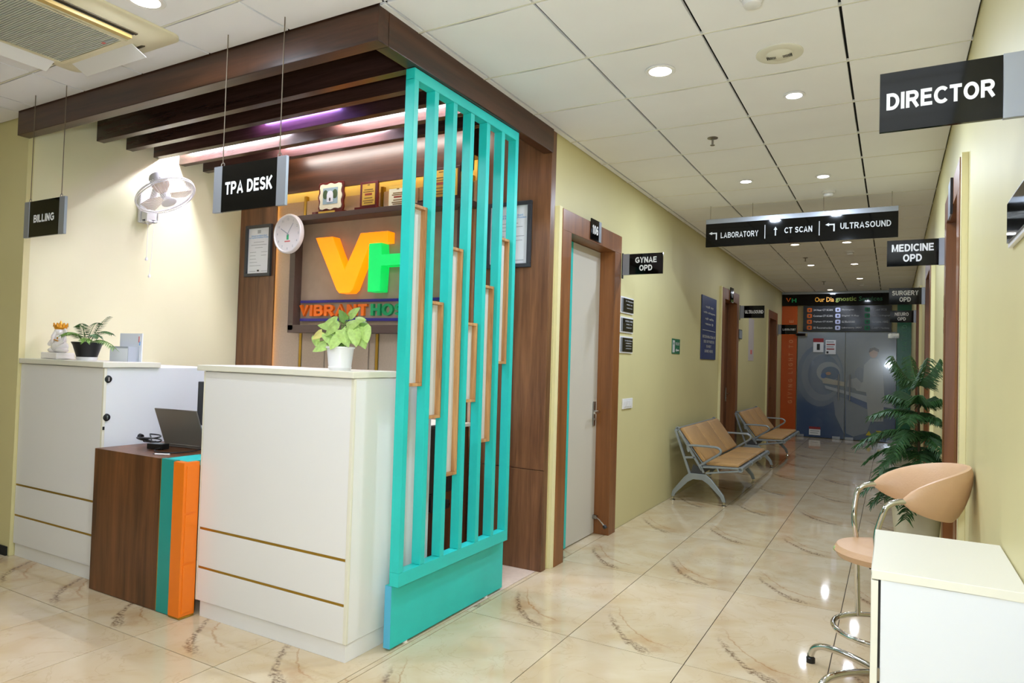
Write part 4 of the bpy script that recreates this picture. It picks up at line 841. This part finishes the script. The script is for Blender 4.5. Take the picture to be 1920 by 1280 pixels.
MB().box(ox-.22, ox+.22, oy-.22, oy+.22, .44, .5).build('seat', BLKP, oc, .02); MB().box(ox+.2, ox+.25, oy-.2, oy+.2, .56, 1.0).build('backrest', BLKP, oc, .02); MB().cyl((ox, oy, .06), (ox, oy, .44), .03).build('column', CHROME, oc); MB().box(ox+.21, ox+.24, oy-.03, oy+.03, .46, .6).build('back_bracket', BLKP, oc)
for k in range(5): t = 2*math.pi*k/5; lg = MB().sweep([(ox, oy, .08), (ox+.24*math.cos(t), oy+.24*math.sin(t), .055)], [.02, .014], 8).build('base_arm', BLKP, oc); MB().ball((ox+.24*math.cos(t), oy+.24*math.sin(t), .027), .026, 10).build('castor', BLKP, lg)

# ------------------------------------------------------------------ waiting benches
def bench(y0, y1, label):
    o = thing('waiting_bench', (-1.72, (y0+y1)/2, 0), label, 'bench', 'three-seat waiting benches')
    for k, ye in enumerate((y0, y1)):
        yy = ye-.016
        base = [(-1.83, .305), (-1.655, .305), (-1.60, .26), (-1.475, .11), (-1.455, .045), (-1.49, .045), (-1.505, .095), (-1.63, .215), (-1.69, .25), (-1.785, .25), (-1.845, .215), (-1.97, .085), (-1.98, .045), (-2.012, .045), (-2.0, .105), (-1.88, .26)]
        MB().prism([(a, yy, b) for a, b in base], (0, .032, 0)).build('leg', GREYC, o, .004)
        for fx in (-1.996, -1.472): MB().lathe((fx, ye, 0), [(.026, 0), (.026, .008), (.012, .018), (.009, .048)], 16).build('foot', CHROME, o, smooth=True)
        def bar(a, b, wd, nm='side_frame', m=GREYC):
            a, b = V((a[0], ye, a[1])), V((b[0], ye, b[1])); t = (b-a).normalized(); return MB().obox((a+b)/2, (b-a)/2, t.cross(Y)*wd/2, Y*.015).build(nm, m, o, .003)
        bar((-1.825, .30), (-1.985, .745), .024); bar((-1.70, .345), (-1.945, .735), .022); bar((-1.875, .46), (-1.77, .47), .022)
        MB().prism([(-1.815, ye-.006, .305), (-1.665, ye-.006, .305), (-1.72, ye-.006, .37), (-1.79, ye-.006, .40)], (0, .012, 0)).build('gusset', DGREY, o)
        bar((-1.69, .378), (-1.33, .398), .018); bar((-1.66, .318), (-1.33, .372), .018); bar((-1.68, .32), (-1.71, .385), .02); bar((-1.53, .345), (-1.545, .385), .016)
        for cx_, cz_, rr_ in ((-1.318, .385, .027), (-1.963, .752, .022)):
            MB().sweep([(cx_+rr_*.75*math.cos(t), ye, cz_+rr_*.75*math.sin(t)) for t in [2*math.pi*q/18 for q in range(18)]], rr_*.36, 6, closed=True).build('end_ring', GREYC, o, smooth=True)
        MB().sweep(curve([(-1.84, ye, .52), (-1.853, ye, .565), (-1.83, ye, .588), (-1.62, ye, .592), (-1.545, ye, .585), (-1.513, ye, .555), (-1.535, ye, .52), (-1.60, ye, .475), (-1.72, ye, .39)]), .013, 8).build('armrest', GREYC, o, smooth=True)
    MB().obox((-1.745, (y0+y1)/2, .318), X*.035, Y*((y1-y0)/2), Z*.022).build('crossbeam', DGREY, o, .004)
    MB().cyl((-1.322, y0+.016, .385), (-1.322, y1-.016, .385), .021).build('front_rail', GREYC, o, smooth=True); MB().cyl((-1.963, y0+.016, .752), (-1.963, y1-.016, .752), .012).build('top_rail', GREYC, o, smooth=True)
    wd = (y1-y0-.032)/3
    MB().prism([(-1.70, y0+.02, .395), (-1.335, y0+.02, .402), (-1.335, y0+.02, .394), (-1.70, y0+.02, .387)], (0, y1-y0-.04, 0)).build('seat_pan', GREYC, o); MB().prism([(-1.695, y0+.02, .41), (-1.945, y0+.02, .74), (-1.952, y0+.02, .735), (-1.702, y0+.02, .405)], (0, y1-y0-.04, 0)).build('back_pan', GREYC, o)
    for k in range(3):
        a, b = y0+.02+wd*k+.008, y0+.02+wd*(k+1)-.012
        MB().prism([(-1.66, a, .398), (-1.345, a, .405), (-1.335, a, .42), (-1.35, a, .437), (-1.65, a, .43), (-1.67, a, .415)], (0, b-a, 0)).build('seat_pad', TANP, o, .006, smooth=True)
        MB().prism([(-1.70, a, .425), (-1.945, a, .748), (-1.925, a, .765), (-1.905, a, .755), (-1.675, a, .452), (-1.675, a, .435)], (0, b-a, 0)).build('back_pad', TANP, o, .006, smooth=True)
    for k in (1, 2): yy = y0+.02+wd*k; MB().sweep([(-1.335, yy, .408), (-1.312, yy, .408), (-1.298, yy, .385), (-1.312, yy, .362)], .006, 6).build('rail_clip', GREYC, o)
bench(7.09, 8.76, 'nearer tan three-seat waiting bench by the blue notice'); bench(10.2, 11.8, 'farther tan three-seat waiting bench by the orange strip')

# ------------------------------------------------------------------ bar stool, cabinet, planter on the right
so = V((-.02, 3.49, 0)); stl = thing('bar_stool', so, 'tan bar stool with wraparound back behind the white cabinet', 'stool')
fw = V((-.96, -.27, 0)).normalized(); sdv = V((fw.y, -fw.x, 0))        # faces left, towards the counter
if sdv.y < 0: sdv = -sdv
sz_ = .63; loops = []
seat = MB().lathe(so+Z*(sz_-.055), [(.10, 0), (.19, .008), (.208, .035), (.195, .058), (.12, .066), (.0, .068)], 36); seat.build('seat', TAN, stl, smooth=True)
pt = at_y(1570, 1010, so.y-.03)
MB().ball(so+V((-.196, -.03, sz_-.02)), (.012, .022, .012)).build('worn_patch', mat('worn_green', (150, 170, 110), .7), stl)
# back shell: swept lens section along an arc
bm_ = MB(); rings = []; NT, NS = 28, 14; bc_ = so-fw*.02
for i in range(NT+1):
    t = -1+2*i/NT; th = t*1.62
    d = (-fw*math.cos(th)*.265 + sdv*math.sin(th)*.215); c = bc_+d+Z*(.885+.02*(1-t*t)); outn = d.normalized()
    hh = .012+.115*max(0, 1-abs(t)**2.2)**.75; tk = .010+.026*max(0, 1-t*t)**.5
    upv = (Z+outn*.28*(1-t*t)).normalized()
    rings.append([bm_.bm.verts.new(c+upv*hh*math.sin(2*math.pi*k/NS)+outn*tk*math.cos(2*math.pi*k/NS)) for k in range(NS)])
for A_, B_ in zip(rings, rings[1:]):
    for k in range(NS): bm_.bm.faces.new((A_[k], A_[(k+1) % NS], B_[(k+1) % NS], B_[k]))
bm_.bm.faces.new(rings[0]); bm_.bm.faces.new(rings[-1][::-1]); bm_.build('backrest', TAN, stl, smooth=True)
for s_ in (-1, 1):
    e = bc_-fw*math.cos(1.62)*.265+sdv*math.sin(1.62)*.215*s_+Z*.885
    q = so+sdv*s_*.185
    MB().sweep(curve([e-fw*.03, e+fw*.02-Z*.004, e+fw*.055-Z*.02, e+fw*.075-Z*.055, V((q.x, q.y, .72))+fw*.085, V((q.x, q.y, .60))+fw*.07]), .0125, 12).build('arm_tube', CHROME, stl, smooth=True)
MB().lathe(so, [(.045, .05), (.03, .09), (.027, .30), (.02, .31), (.02, .56), (.07, .565), (.07, .575)], 24).build('column', CHROME, stl, smooth=True)
MB().box(so.x-.06, so.x+.06, so.y-.06, so.y+.06, .545, .575).build('tilt_mechanism', BLKP, stl, .005)
ring = ell(so+Z*.265, X*.205, Y*.205, 36); MB().sweep(ring, .012, 10, closed=True).build('foot_ring', CHROME, stl, smooth=True)
MB().sweep([so+V((-.11, .17, .265)), so+V((-.118, .13, .57))], .0125, 10).build('ring_hanger', CHROME, stl, smooth=True); MB().sweep([so+V((.0, -.205, .265)), so+V((0, -.02, .25))], .01, 10).build('ring_spoke', CHROME, stl, smooth=True)
for k in range(5):
    t = 2.69+2*math.pi*k/5; d = V((math.cos(t), math.sin(t), 0)); r_ = .345 if (so+d*.345).x < .29 else (.29-so.x)/max(d.x, .1)
    r_ = min(r_, .345)
    lg = MB().sweep(curve([so+d*.03+Z*.085, so+d*.15+Z*.10, so+d*.27+Z*.098, so+d*(r_-.02)+Z*.075, so+d*r_+Z*.035]), .0155, 12).build('base_leg', CHROME, stl, smooth=True)
    MB().lathe(so+d*r_, [(.021, 0), (.021, .022), (.015, .026), (.015, .042)], 16).build('glide', BLKP, lg)

cbn = thing('side_cabinet', (.13, 2.42, 0), 'white laminate cabinet in the lower right foreground', 'cabinet')
CH = .877; cx0, cx1, cy0, cy1 = -.045, XR-.004, 2.15, 2.69
box('body', WHITE2, cbn, cx0+.024, cx1, cy0+.004, cy1, .0, CH-.026, .001); box('top', EDGE, cbn, cx0, cx1, cy0, cy1+.004, CH-.026, CH, .002)
box('drawer_front', EDGE, cbn, cx0, cx0+.018, cy0+.002, cy1, .56, CH-.03, .001); box('drawer_front', EDGE, cbn, cx0+.002, cx0+.018, cy0+.002, cy1, .04, .552, .001)
box('shadow_gap', BLKP, cbn, cx0+.018, cx0+.024, cy0+.006, cy1-.004, .04, CH-.03); box('hinge', STEEL, cbn, cx0+.0175, cx0+.0245, cy0+.001, cy0+.008, .575, .61)

pl = V((.155, 5.45, 0)); fp = thing('potted_pine', pl, 'dark green Norfolk pine in a cream planter by the right wall', 'plant')
MB().lathe(pl, [(.10, 0), (.105, .01), (.152, .50), (.155, .53), (.148, .53), (.135, .47)], 32).build('planter', mat('cream_planter', (214, 206, 180), .45), fp, smooth=True); MB().lathe(pl, [(.137, .47), (.137, .485)], 24).build('soil', SOIL, fp)
MB().sweep([pl+V((0, 0, .48)), pl+V((.01, 0, .9)), pl+V((0, .01, 1.45))], [.012, .009, .004], 8).build('trunk', mat('pine_bark', (84, 66, 42), .8), fp)
PINEG = mat('pine_needles', (44, 82, 36), .55, noise=.3, nscale=30)
def pine_branch(z, yaw, length, droop):
    d = V((math.cos(yaw), math.sin(yaw), 0)); lim = (XR-.02-pl.x)/d.x if d.x > .05 else 9
    length = min(length, lim*.92)
    pts = [pl+Z*z+d*length*t+Z*(.25*length*t*(1-t)*1.2-droop*length*t*t) for t in [k/10 for k in range(11)]]
    b = MB().sweep(pts, [.005*(1-.07*k) for k in range(11)], 5); sd = d.cross(Z)
    for k in range(4, 41):
        p = pts[k//4].lerp(pts[min(10, k//4+1)], .25*(k % 4)); tl = .12*(1-.5*k/40)*random.uniform(.7, 1.1)
        for s_ in (-1, 1):
            e = (sd*s_*.8+d*.6).normalized(); q = p+e*tl-Z*random.uniform(.02, .06)
            if q.x > XR-.015: q.x = XR-.015
            if p.x > XR-.015: continue
            b.sweep([p, p.lerp(q, .5)+Z*.008, q], [.003, .0048, .0012], 4)
    return b.build('branch', PINEG, fp)
for tier, (z, ln, n, dr) in enumerate(((.64, .28, 6, .55), (.76, .36, 7, .5), (.88, .34, 7, .4), (1.0, .36, 7, .3), (1.12, .30, 6, .1), (1.22, .2, 5, -.3), (1.34, .15, 4, -1.2))):
    for k in range(n): pine_branch(z+random.uniform(-.02, .02), 2*math.pi*(k+.5*(tier % 2))/n+.3, ln*random.uniform(.85, 1.1), dr)

# ------------------------------------------------------------------ glass entrance to diagnostics
YG = YE-.02
def gx(px, py=700): return at_y(px, py, YG).x
def gz(px, py): return at_y(px, py, YG).z
PRT_O = mat('orange_film', (196, 84, 22), .25); PRT_G = mat('green_film', (16, 104, 74), .25)
os_ = thing('sidelight', (gx(1480), YG, 0), 'orange glass sidelight reading giving light to life', 'sidelight', 'printed glass sidelights')
box('film', PRT_O, os_, XL+.004, gx(1493), YG, YE+.05, 0, 2.72); text('GIVING LIGHT TO LIFE', mat('film_letters_pale', (228, 150, 100), .5), os_, (gx(1482), YG, 1.55), Z, -X, 1.75, .085, bold=.01, space=1.3)
gs_ = thing('sidelight', (gx(1695), YG, 0), 'green glass sidelight reading giving light to life', 'sidelight', 'printed glass sidelights')
box('film', PRT_G, gs_, gx(1681), XR-.004, YG, YE+.05, 0, 2.72); text('GIVING LIGHT TO LIFE', mat('film_letters_green', (92, 150, 124), .5), gs_, (gx(1695), YG, 1.45), -Z, X, 1.75, .085, bold=.01, space=1.3)
hb = thing('header_board', (-.87, YG, 2.72), 'black header board reading Our Diagnostic Services', 'sign board')
box('board', BLACK, hb, XL+.004, XR-.004, YG-.03, YE+.05, 2.725, 2.96); box('ceiling_trim', SILVERP, hb, XL+.004, XR-.004, YG-.045, YE+.05, 2.96, ZC-.003)
OT = [mat('head_orange', (214, 150, 40), .5), mat('head_olive', (120, 136, 50), .5), mat('head_green', (30, 96, 60), .5)]
text('Our Dia', OT[0], hb, (-1.24, YG-.03, 2.845), X, Z, .36, .10); text('gnostic', OT[1], hb, (-.845, YG-.03, 2.838), X, Z, .38, .115); text('Services', OT[2], hb, (-.40, YG-.03, 2.85), X, Z, .42, .095)
text('V', ORL, hb, (-1.93, YG-.03, 2.845), X, Z, .10, .085, bold=.05); text('H', GRL, hb, (-1.82, YG-.03, 2.835), X, Z, .09, .085, bold=.05)
sbd = thing('services_board', (-.83, YG, 2.2), 'dark board listing twelve diagnostic services above glass doors', 'sign board')
bx0, bx1, bz0, bz1 = gx(1506, 600), gx(1672, 600), 2.19, 2.715
box('board', mat('charcoal_gloss', (44, 46, 50), .12), sbd, bx0, bx1, YG-.012, YE+.02, bz0, bz1)
SV = [['24 Hour CT SCAN', 'Contrast CT SCAN', 'Triphasic CT SCAN', '3D Reconstruction'], ['Mammogram', 'Digital X-Ray', 'ULTRASOUND', 'Laboratory 24X7'], ['12 Lead ECG', 'Echo Cardiography', 'Portable ABG', 'C-ARM Machine']]
IC = [mat('icon_orange', (196, 92, 20), .5), mat('icon_lilac', (190, 196, 230), .5), mat('icon_green', (14, 112, 76), .5)]
for c_ in range(3):
    for r_ in range(4):
        ix, iz = bx0+(bx1-bx0)*(.075+.33*c_), bz1-.085-.122*r_
        ic = MB().prism([V((ix, YG-.012, iz))+p for p in [V((.048*math.copysign(abs(math.cos(t))**.45, math.cos(t)), 0, .045*math.copysign(abs(math.sin(t))**.45, math.sin(t)))) for t in [2*math.pi*q/20 for q in range(20)]]], (0, -.004, 0)).build('icon', IC[c_], sbd)
        poly_on('icon_symbol', mat('icon_dark', (60, 50, 60), .5), ic, ell((ix, YG-.016, iz), X*.018, Z*.022, 12), -Y)
        s_ = SV[c_][r_]; wd = min(.36, .024*len(s_)); text(s_, LETTERG if c_ < 2 else CGR, sbd, (ix+.075+wd/2, YG-.012, iz), X, Z, wd, .04, bold=.008)
def film_mat():
    m = bpy.data.materials.new('printed_glass_film'); m.use_nodes = True; nt = m.node_tree; b = nt.nodes['Principled BSDF']; b.inputs['Roughness'].default_value = .14; b.inputs['Coat Weight'].default_value = .6; b.inputs['Coat Roughness'].default_value = .03
    g_ = nt.nodes.new('ShaderNodeNewGeometry'); sp_ = nt.nodes.new('ShaderNodeSeparateXYZ'); mr = nt.nodes.new('ShaderNodeMapRange'); rp = nt.nodes.new('ShaderNodeValToRGB')
    nz = nt.nodes.new('ShaderNodeTexNoise'); nz.inputs['Scale'].default_value = 1.6; ad_ = nt.nodes.new('ShaderNodeMath'); ad_.operation = 'MULTIPLY_ADD'; ad_.inputs[1].default_value = .5
    nt.links.new(g_.outputs['Position'], sp_.inputs[0]); nt.links.new(g_.outputs['Position'], nz.inputs[0]); nt.links.new(nz.outputs[0], ad_.inputs[0]); nt.links.new(sp_.outputs[2], ad_.inputs[2])
    nt.links.new(ad_.outputs[0], mr.inputs[0]); mr.inputs[1].default_value = .2; mr.inputs[2].default_value = 2.4; nt.links.new(mr.outputs[0], rp.inputs[0])
    e = rp.color_ramp.elements; e[0].color = (*lin((50, 78, 124)), 1); e[1].color = (*lin((140, 148, 158)), 1); e.new(.33).color = (*lin((76, 98, 136)), 1); e.new(.55).color = (*lin((122, 132, 148)), 1)
    nt.links.new(rp.outputs[0], b.inputs['Base Color']); return m
FILM = film_mat(); xm = gx(1584, 720); gzt = 2.18
dl_ = thing('glass_door', ((gx(1496)+xm)/2, YG, 0), 'left printed glass door showing a scanner ring', 'door', 'printed glass doors'); dr_ = thing('glass_door', ((gx(1680)+xm)/2, YG, 0), 'right printed glass door showing a clinician figure', 'door', 'printed glass doors')
box('glass', FILM, dl_, gx(1495), xm-.004, YG, YG+.014, .012, gzt); box('glass', FILM, dr_, xm+.004, gx(1680), YG, YG+.014, .012, gzt)
def S_(name, rgb): return mat(name, rgb, .16, coat=.5)
def gp(pts, k): return [at_y(a, b, YG-.0005-.0015*k) for a, b in pts]
def ge(cx_, cy_, rx, ry, k, n=26): return gp([(cx_+rx*math.cos(2*math.pi*q/n), cy_+ry*math.sin(2*math.pi*q/n)) for q in range(n)], k)
def clip(pts, x0=None, x1=None): return [V((max(x0, min(x1, p.x)), p.y, p.z)) for p in pts]
LX = (gx(1495)+.003, xm-.006); RX = (xm+.006, gx(1680)-.003)
def shape(par, rgb, pts, rng): poly_on('print_shape', S_('print_%d_%d_%d' % rgb, rgb), par, clip(pts, *rng), -Y, .001)
shape(dl_, (112, 126, 148), ge(1538, 704, 44, 58, 0), LX); shape(dl_, (126, 138, 156), ge(1541, 702, 38, 50, 1), LX); shape(dl_, (108, 122, 146), ge(1545, 702, 30, 38, 2), LX); shape(dl_, (150, 158, 170), ge(1553, 697, 22, 19, 3), LX)
shape(dl_, (92, 110, 140), ge(1557, 700, 17, 13, 4), LX); shape(dl_, (170, 166, 160), gp([(1540, 706), (1583, 716), (1583, 724), (1543, 718)], 5), LX); shape(dl_, (70, 104, 160), ge(1544, 704, 5, 5, 6), LX); shape(dl_, (176, 140, 122), ge(1553, 700, 5, 3, 6), LX)
shape(dl_, (160, 168, 182), gp([(1546, 722), (1583, 732), (1583, 738), (1548, 728)], 6), LX); shape(dl_, (120, 132, 152), gp([(1562, 742), (1583, 746), (1583, 812), (1566, 778)], 5), LX)
shape(dr_, (160, 168, 182), gp([(1586, 733), (1650, 748), (1676, 756), (1676, 766), (1640, 760), (1586, 739)], 2), RX); shape(dr_, (120, 132, 152), gp([(1586, 747), (1640, 768), (1625, 812), (1600, 818), (1586, 812)], 1), RX); shape(dr_, (70, 96, 146), gp([(1590, 740), (1640, 762), (1628, 768), (1590, 750)], 3), RX)
shape(dr_, (158, 164, 172), gp([(1620, 684), (1632, 672), (1646, 672), (1655, 690), (1658, 740), (1656, 790), (1628, 790), (1624, 735), (1606, 732), (1600, 722), (1618, 716)], 4), RX); shape(dr_, (172, 140, 120), ge(1638, 662, 8, 9, 5), RX); shape(dr_, (78, 66, 60), gp([(1629, 661), (1631, 653), (1640, 651), (1648, 655), (1648, 660), (1638, 656)], 6), RX)
shape(dr_, (150, 156, 166), gp([(1590, 712), (1606, 708), (1616, 718), (1612, 730), (1588, 724)], 5), RX); shape(dr_, (120, 130, 150), ge(1612, 700, 9, 12, 0), RX)
for xx, pr in ((gx(1573), dl_), (gx(1594), dr_)):
    hn = MB().cyl((xx, YG-.05, .80), (xx, YG-.05, 1.32),   .014).build('pull_handle', SILVER, pr, smooth=True)
    for zz in (.88, 1.24): MB().cyl((xx, YG-.05, zz), (xx, YG, zz), .008, seg=8).build('standoff', STEEL, hn)
for x0, x1, z0, z1, pr in ((gx(1493)-.02, gx(1513), 2.09, 2.15, dl_), (gx(1496), gx(1509), .0, .055, dl_), (gx(1562), gx(1577), 0, .055, dl_), (gx(1586), gx(1602), 0, .055, dr_), (gx(1664), gx(1685), 2.06, 2.16, dr_), (gx(1666), gx(1682), 0, .055, dr_)): box('patch_fitting', CHROME if z0 > 1 else SILVER, pr, x0, x1, YG-.022, YG-.001, max(z0, .002), z1, .003)
def sticker(name, pr, px0, py0, px1, py1, bands):
    a, b = at_y(px0, py0, YG-.013), at_y(px1, py1, YG-.013); s_ = MB().box(a.x, b.x, YG-.014, YG-.0125, b.z, a.z).build(name, PAPER, pr)
    for t0, t1, w0, w1, m in bands: box('print_band', m, s_, a.x+(b.x-a.x)*w0, a.x+(b.x-a.x)*w1, YG-.0152, YG-.014, a.z+(b.z-a.z)*t1, a.z+(b.z-a.z)*t0)
RED = mat('print_red_dark', (150, 40, 46), .5); GRY = mat('print_grey', 0)
sticker('warning_sticker', dl_, 1525, 634, 1544, 660, ((0, .28, 0, 1, RED), (.4, .85, .35, .65, BLKP))); sticker('notice_sheet', dl_, 1548, 637, 1567, 664, ((.1, .18, .1, .8, GRY), (.28, .36, .1, .9, RED), (.45, .52, .1, .8, GRY), (.6, .68, .1, .85, RED), (.8, .95, .1, .3, BLKP)))
sticker('warning_sticker', dl_, 1517, 799, 1538, 816, ((0, .3, 0, 1, RED), (.45, .55, .1, .9, GRY), (.7, .8, .1, .8, GRY)))
YEL = mat('warning_yellow', (206, 190, 40), .5)
for cx_ in (1629, 1648): a = at_y(cx_, 812, YG-.013); poly_on('warning_triangle', YEL, dr_, [a+V((-.055, 0, -.045)), a+V((.055, 0, -.045)), a+V((0, 0, .05))] if cx_ == 1629 else [a+V((-.055, 0, .045)), a+V((.055, 0, .045)), a+V((0, 0, -.05))], -Y)

for o in bpy.data.objects:
    if '_o' in o: del o['_o']
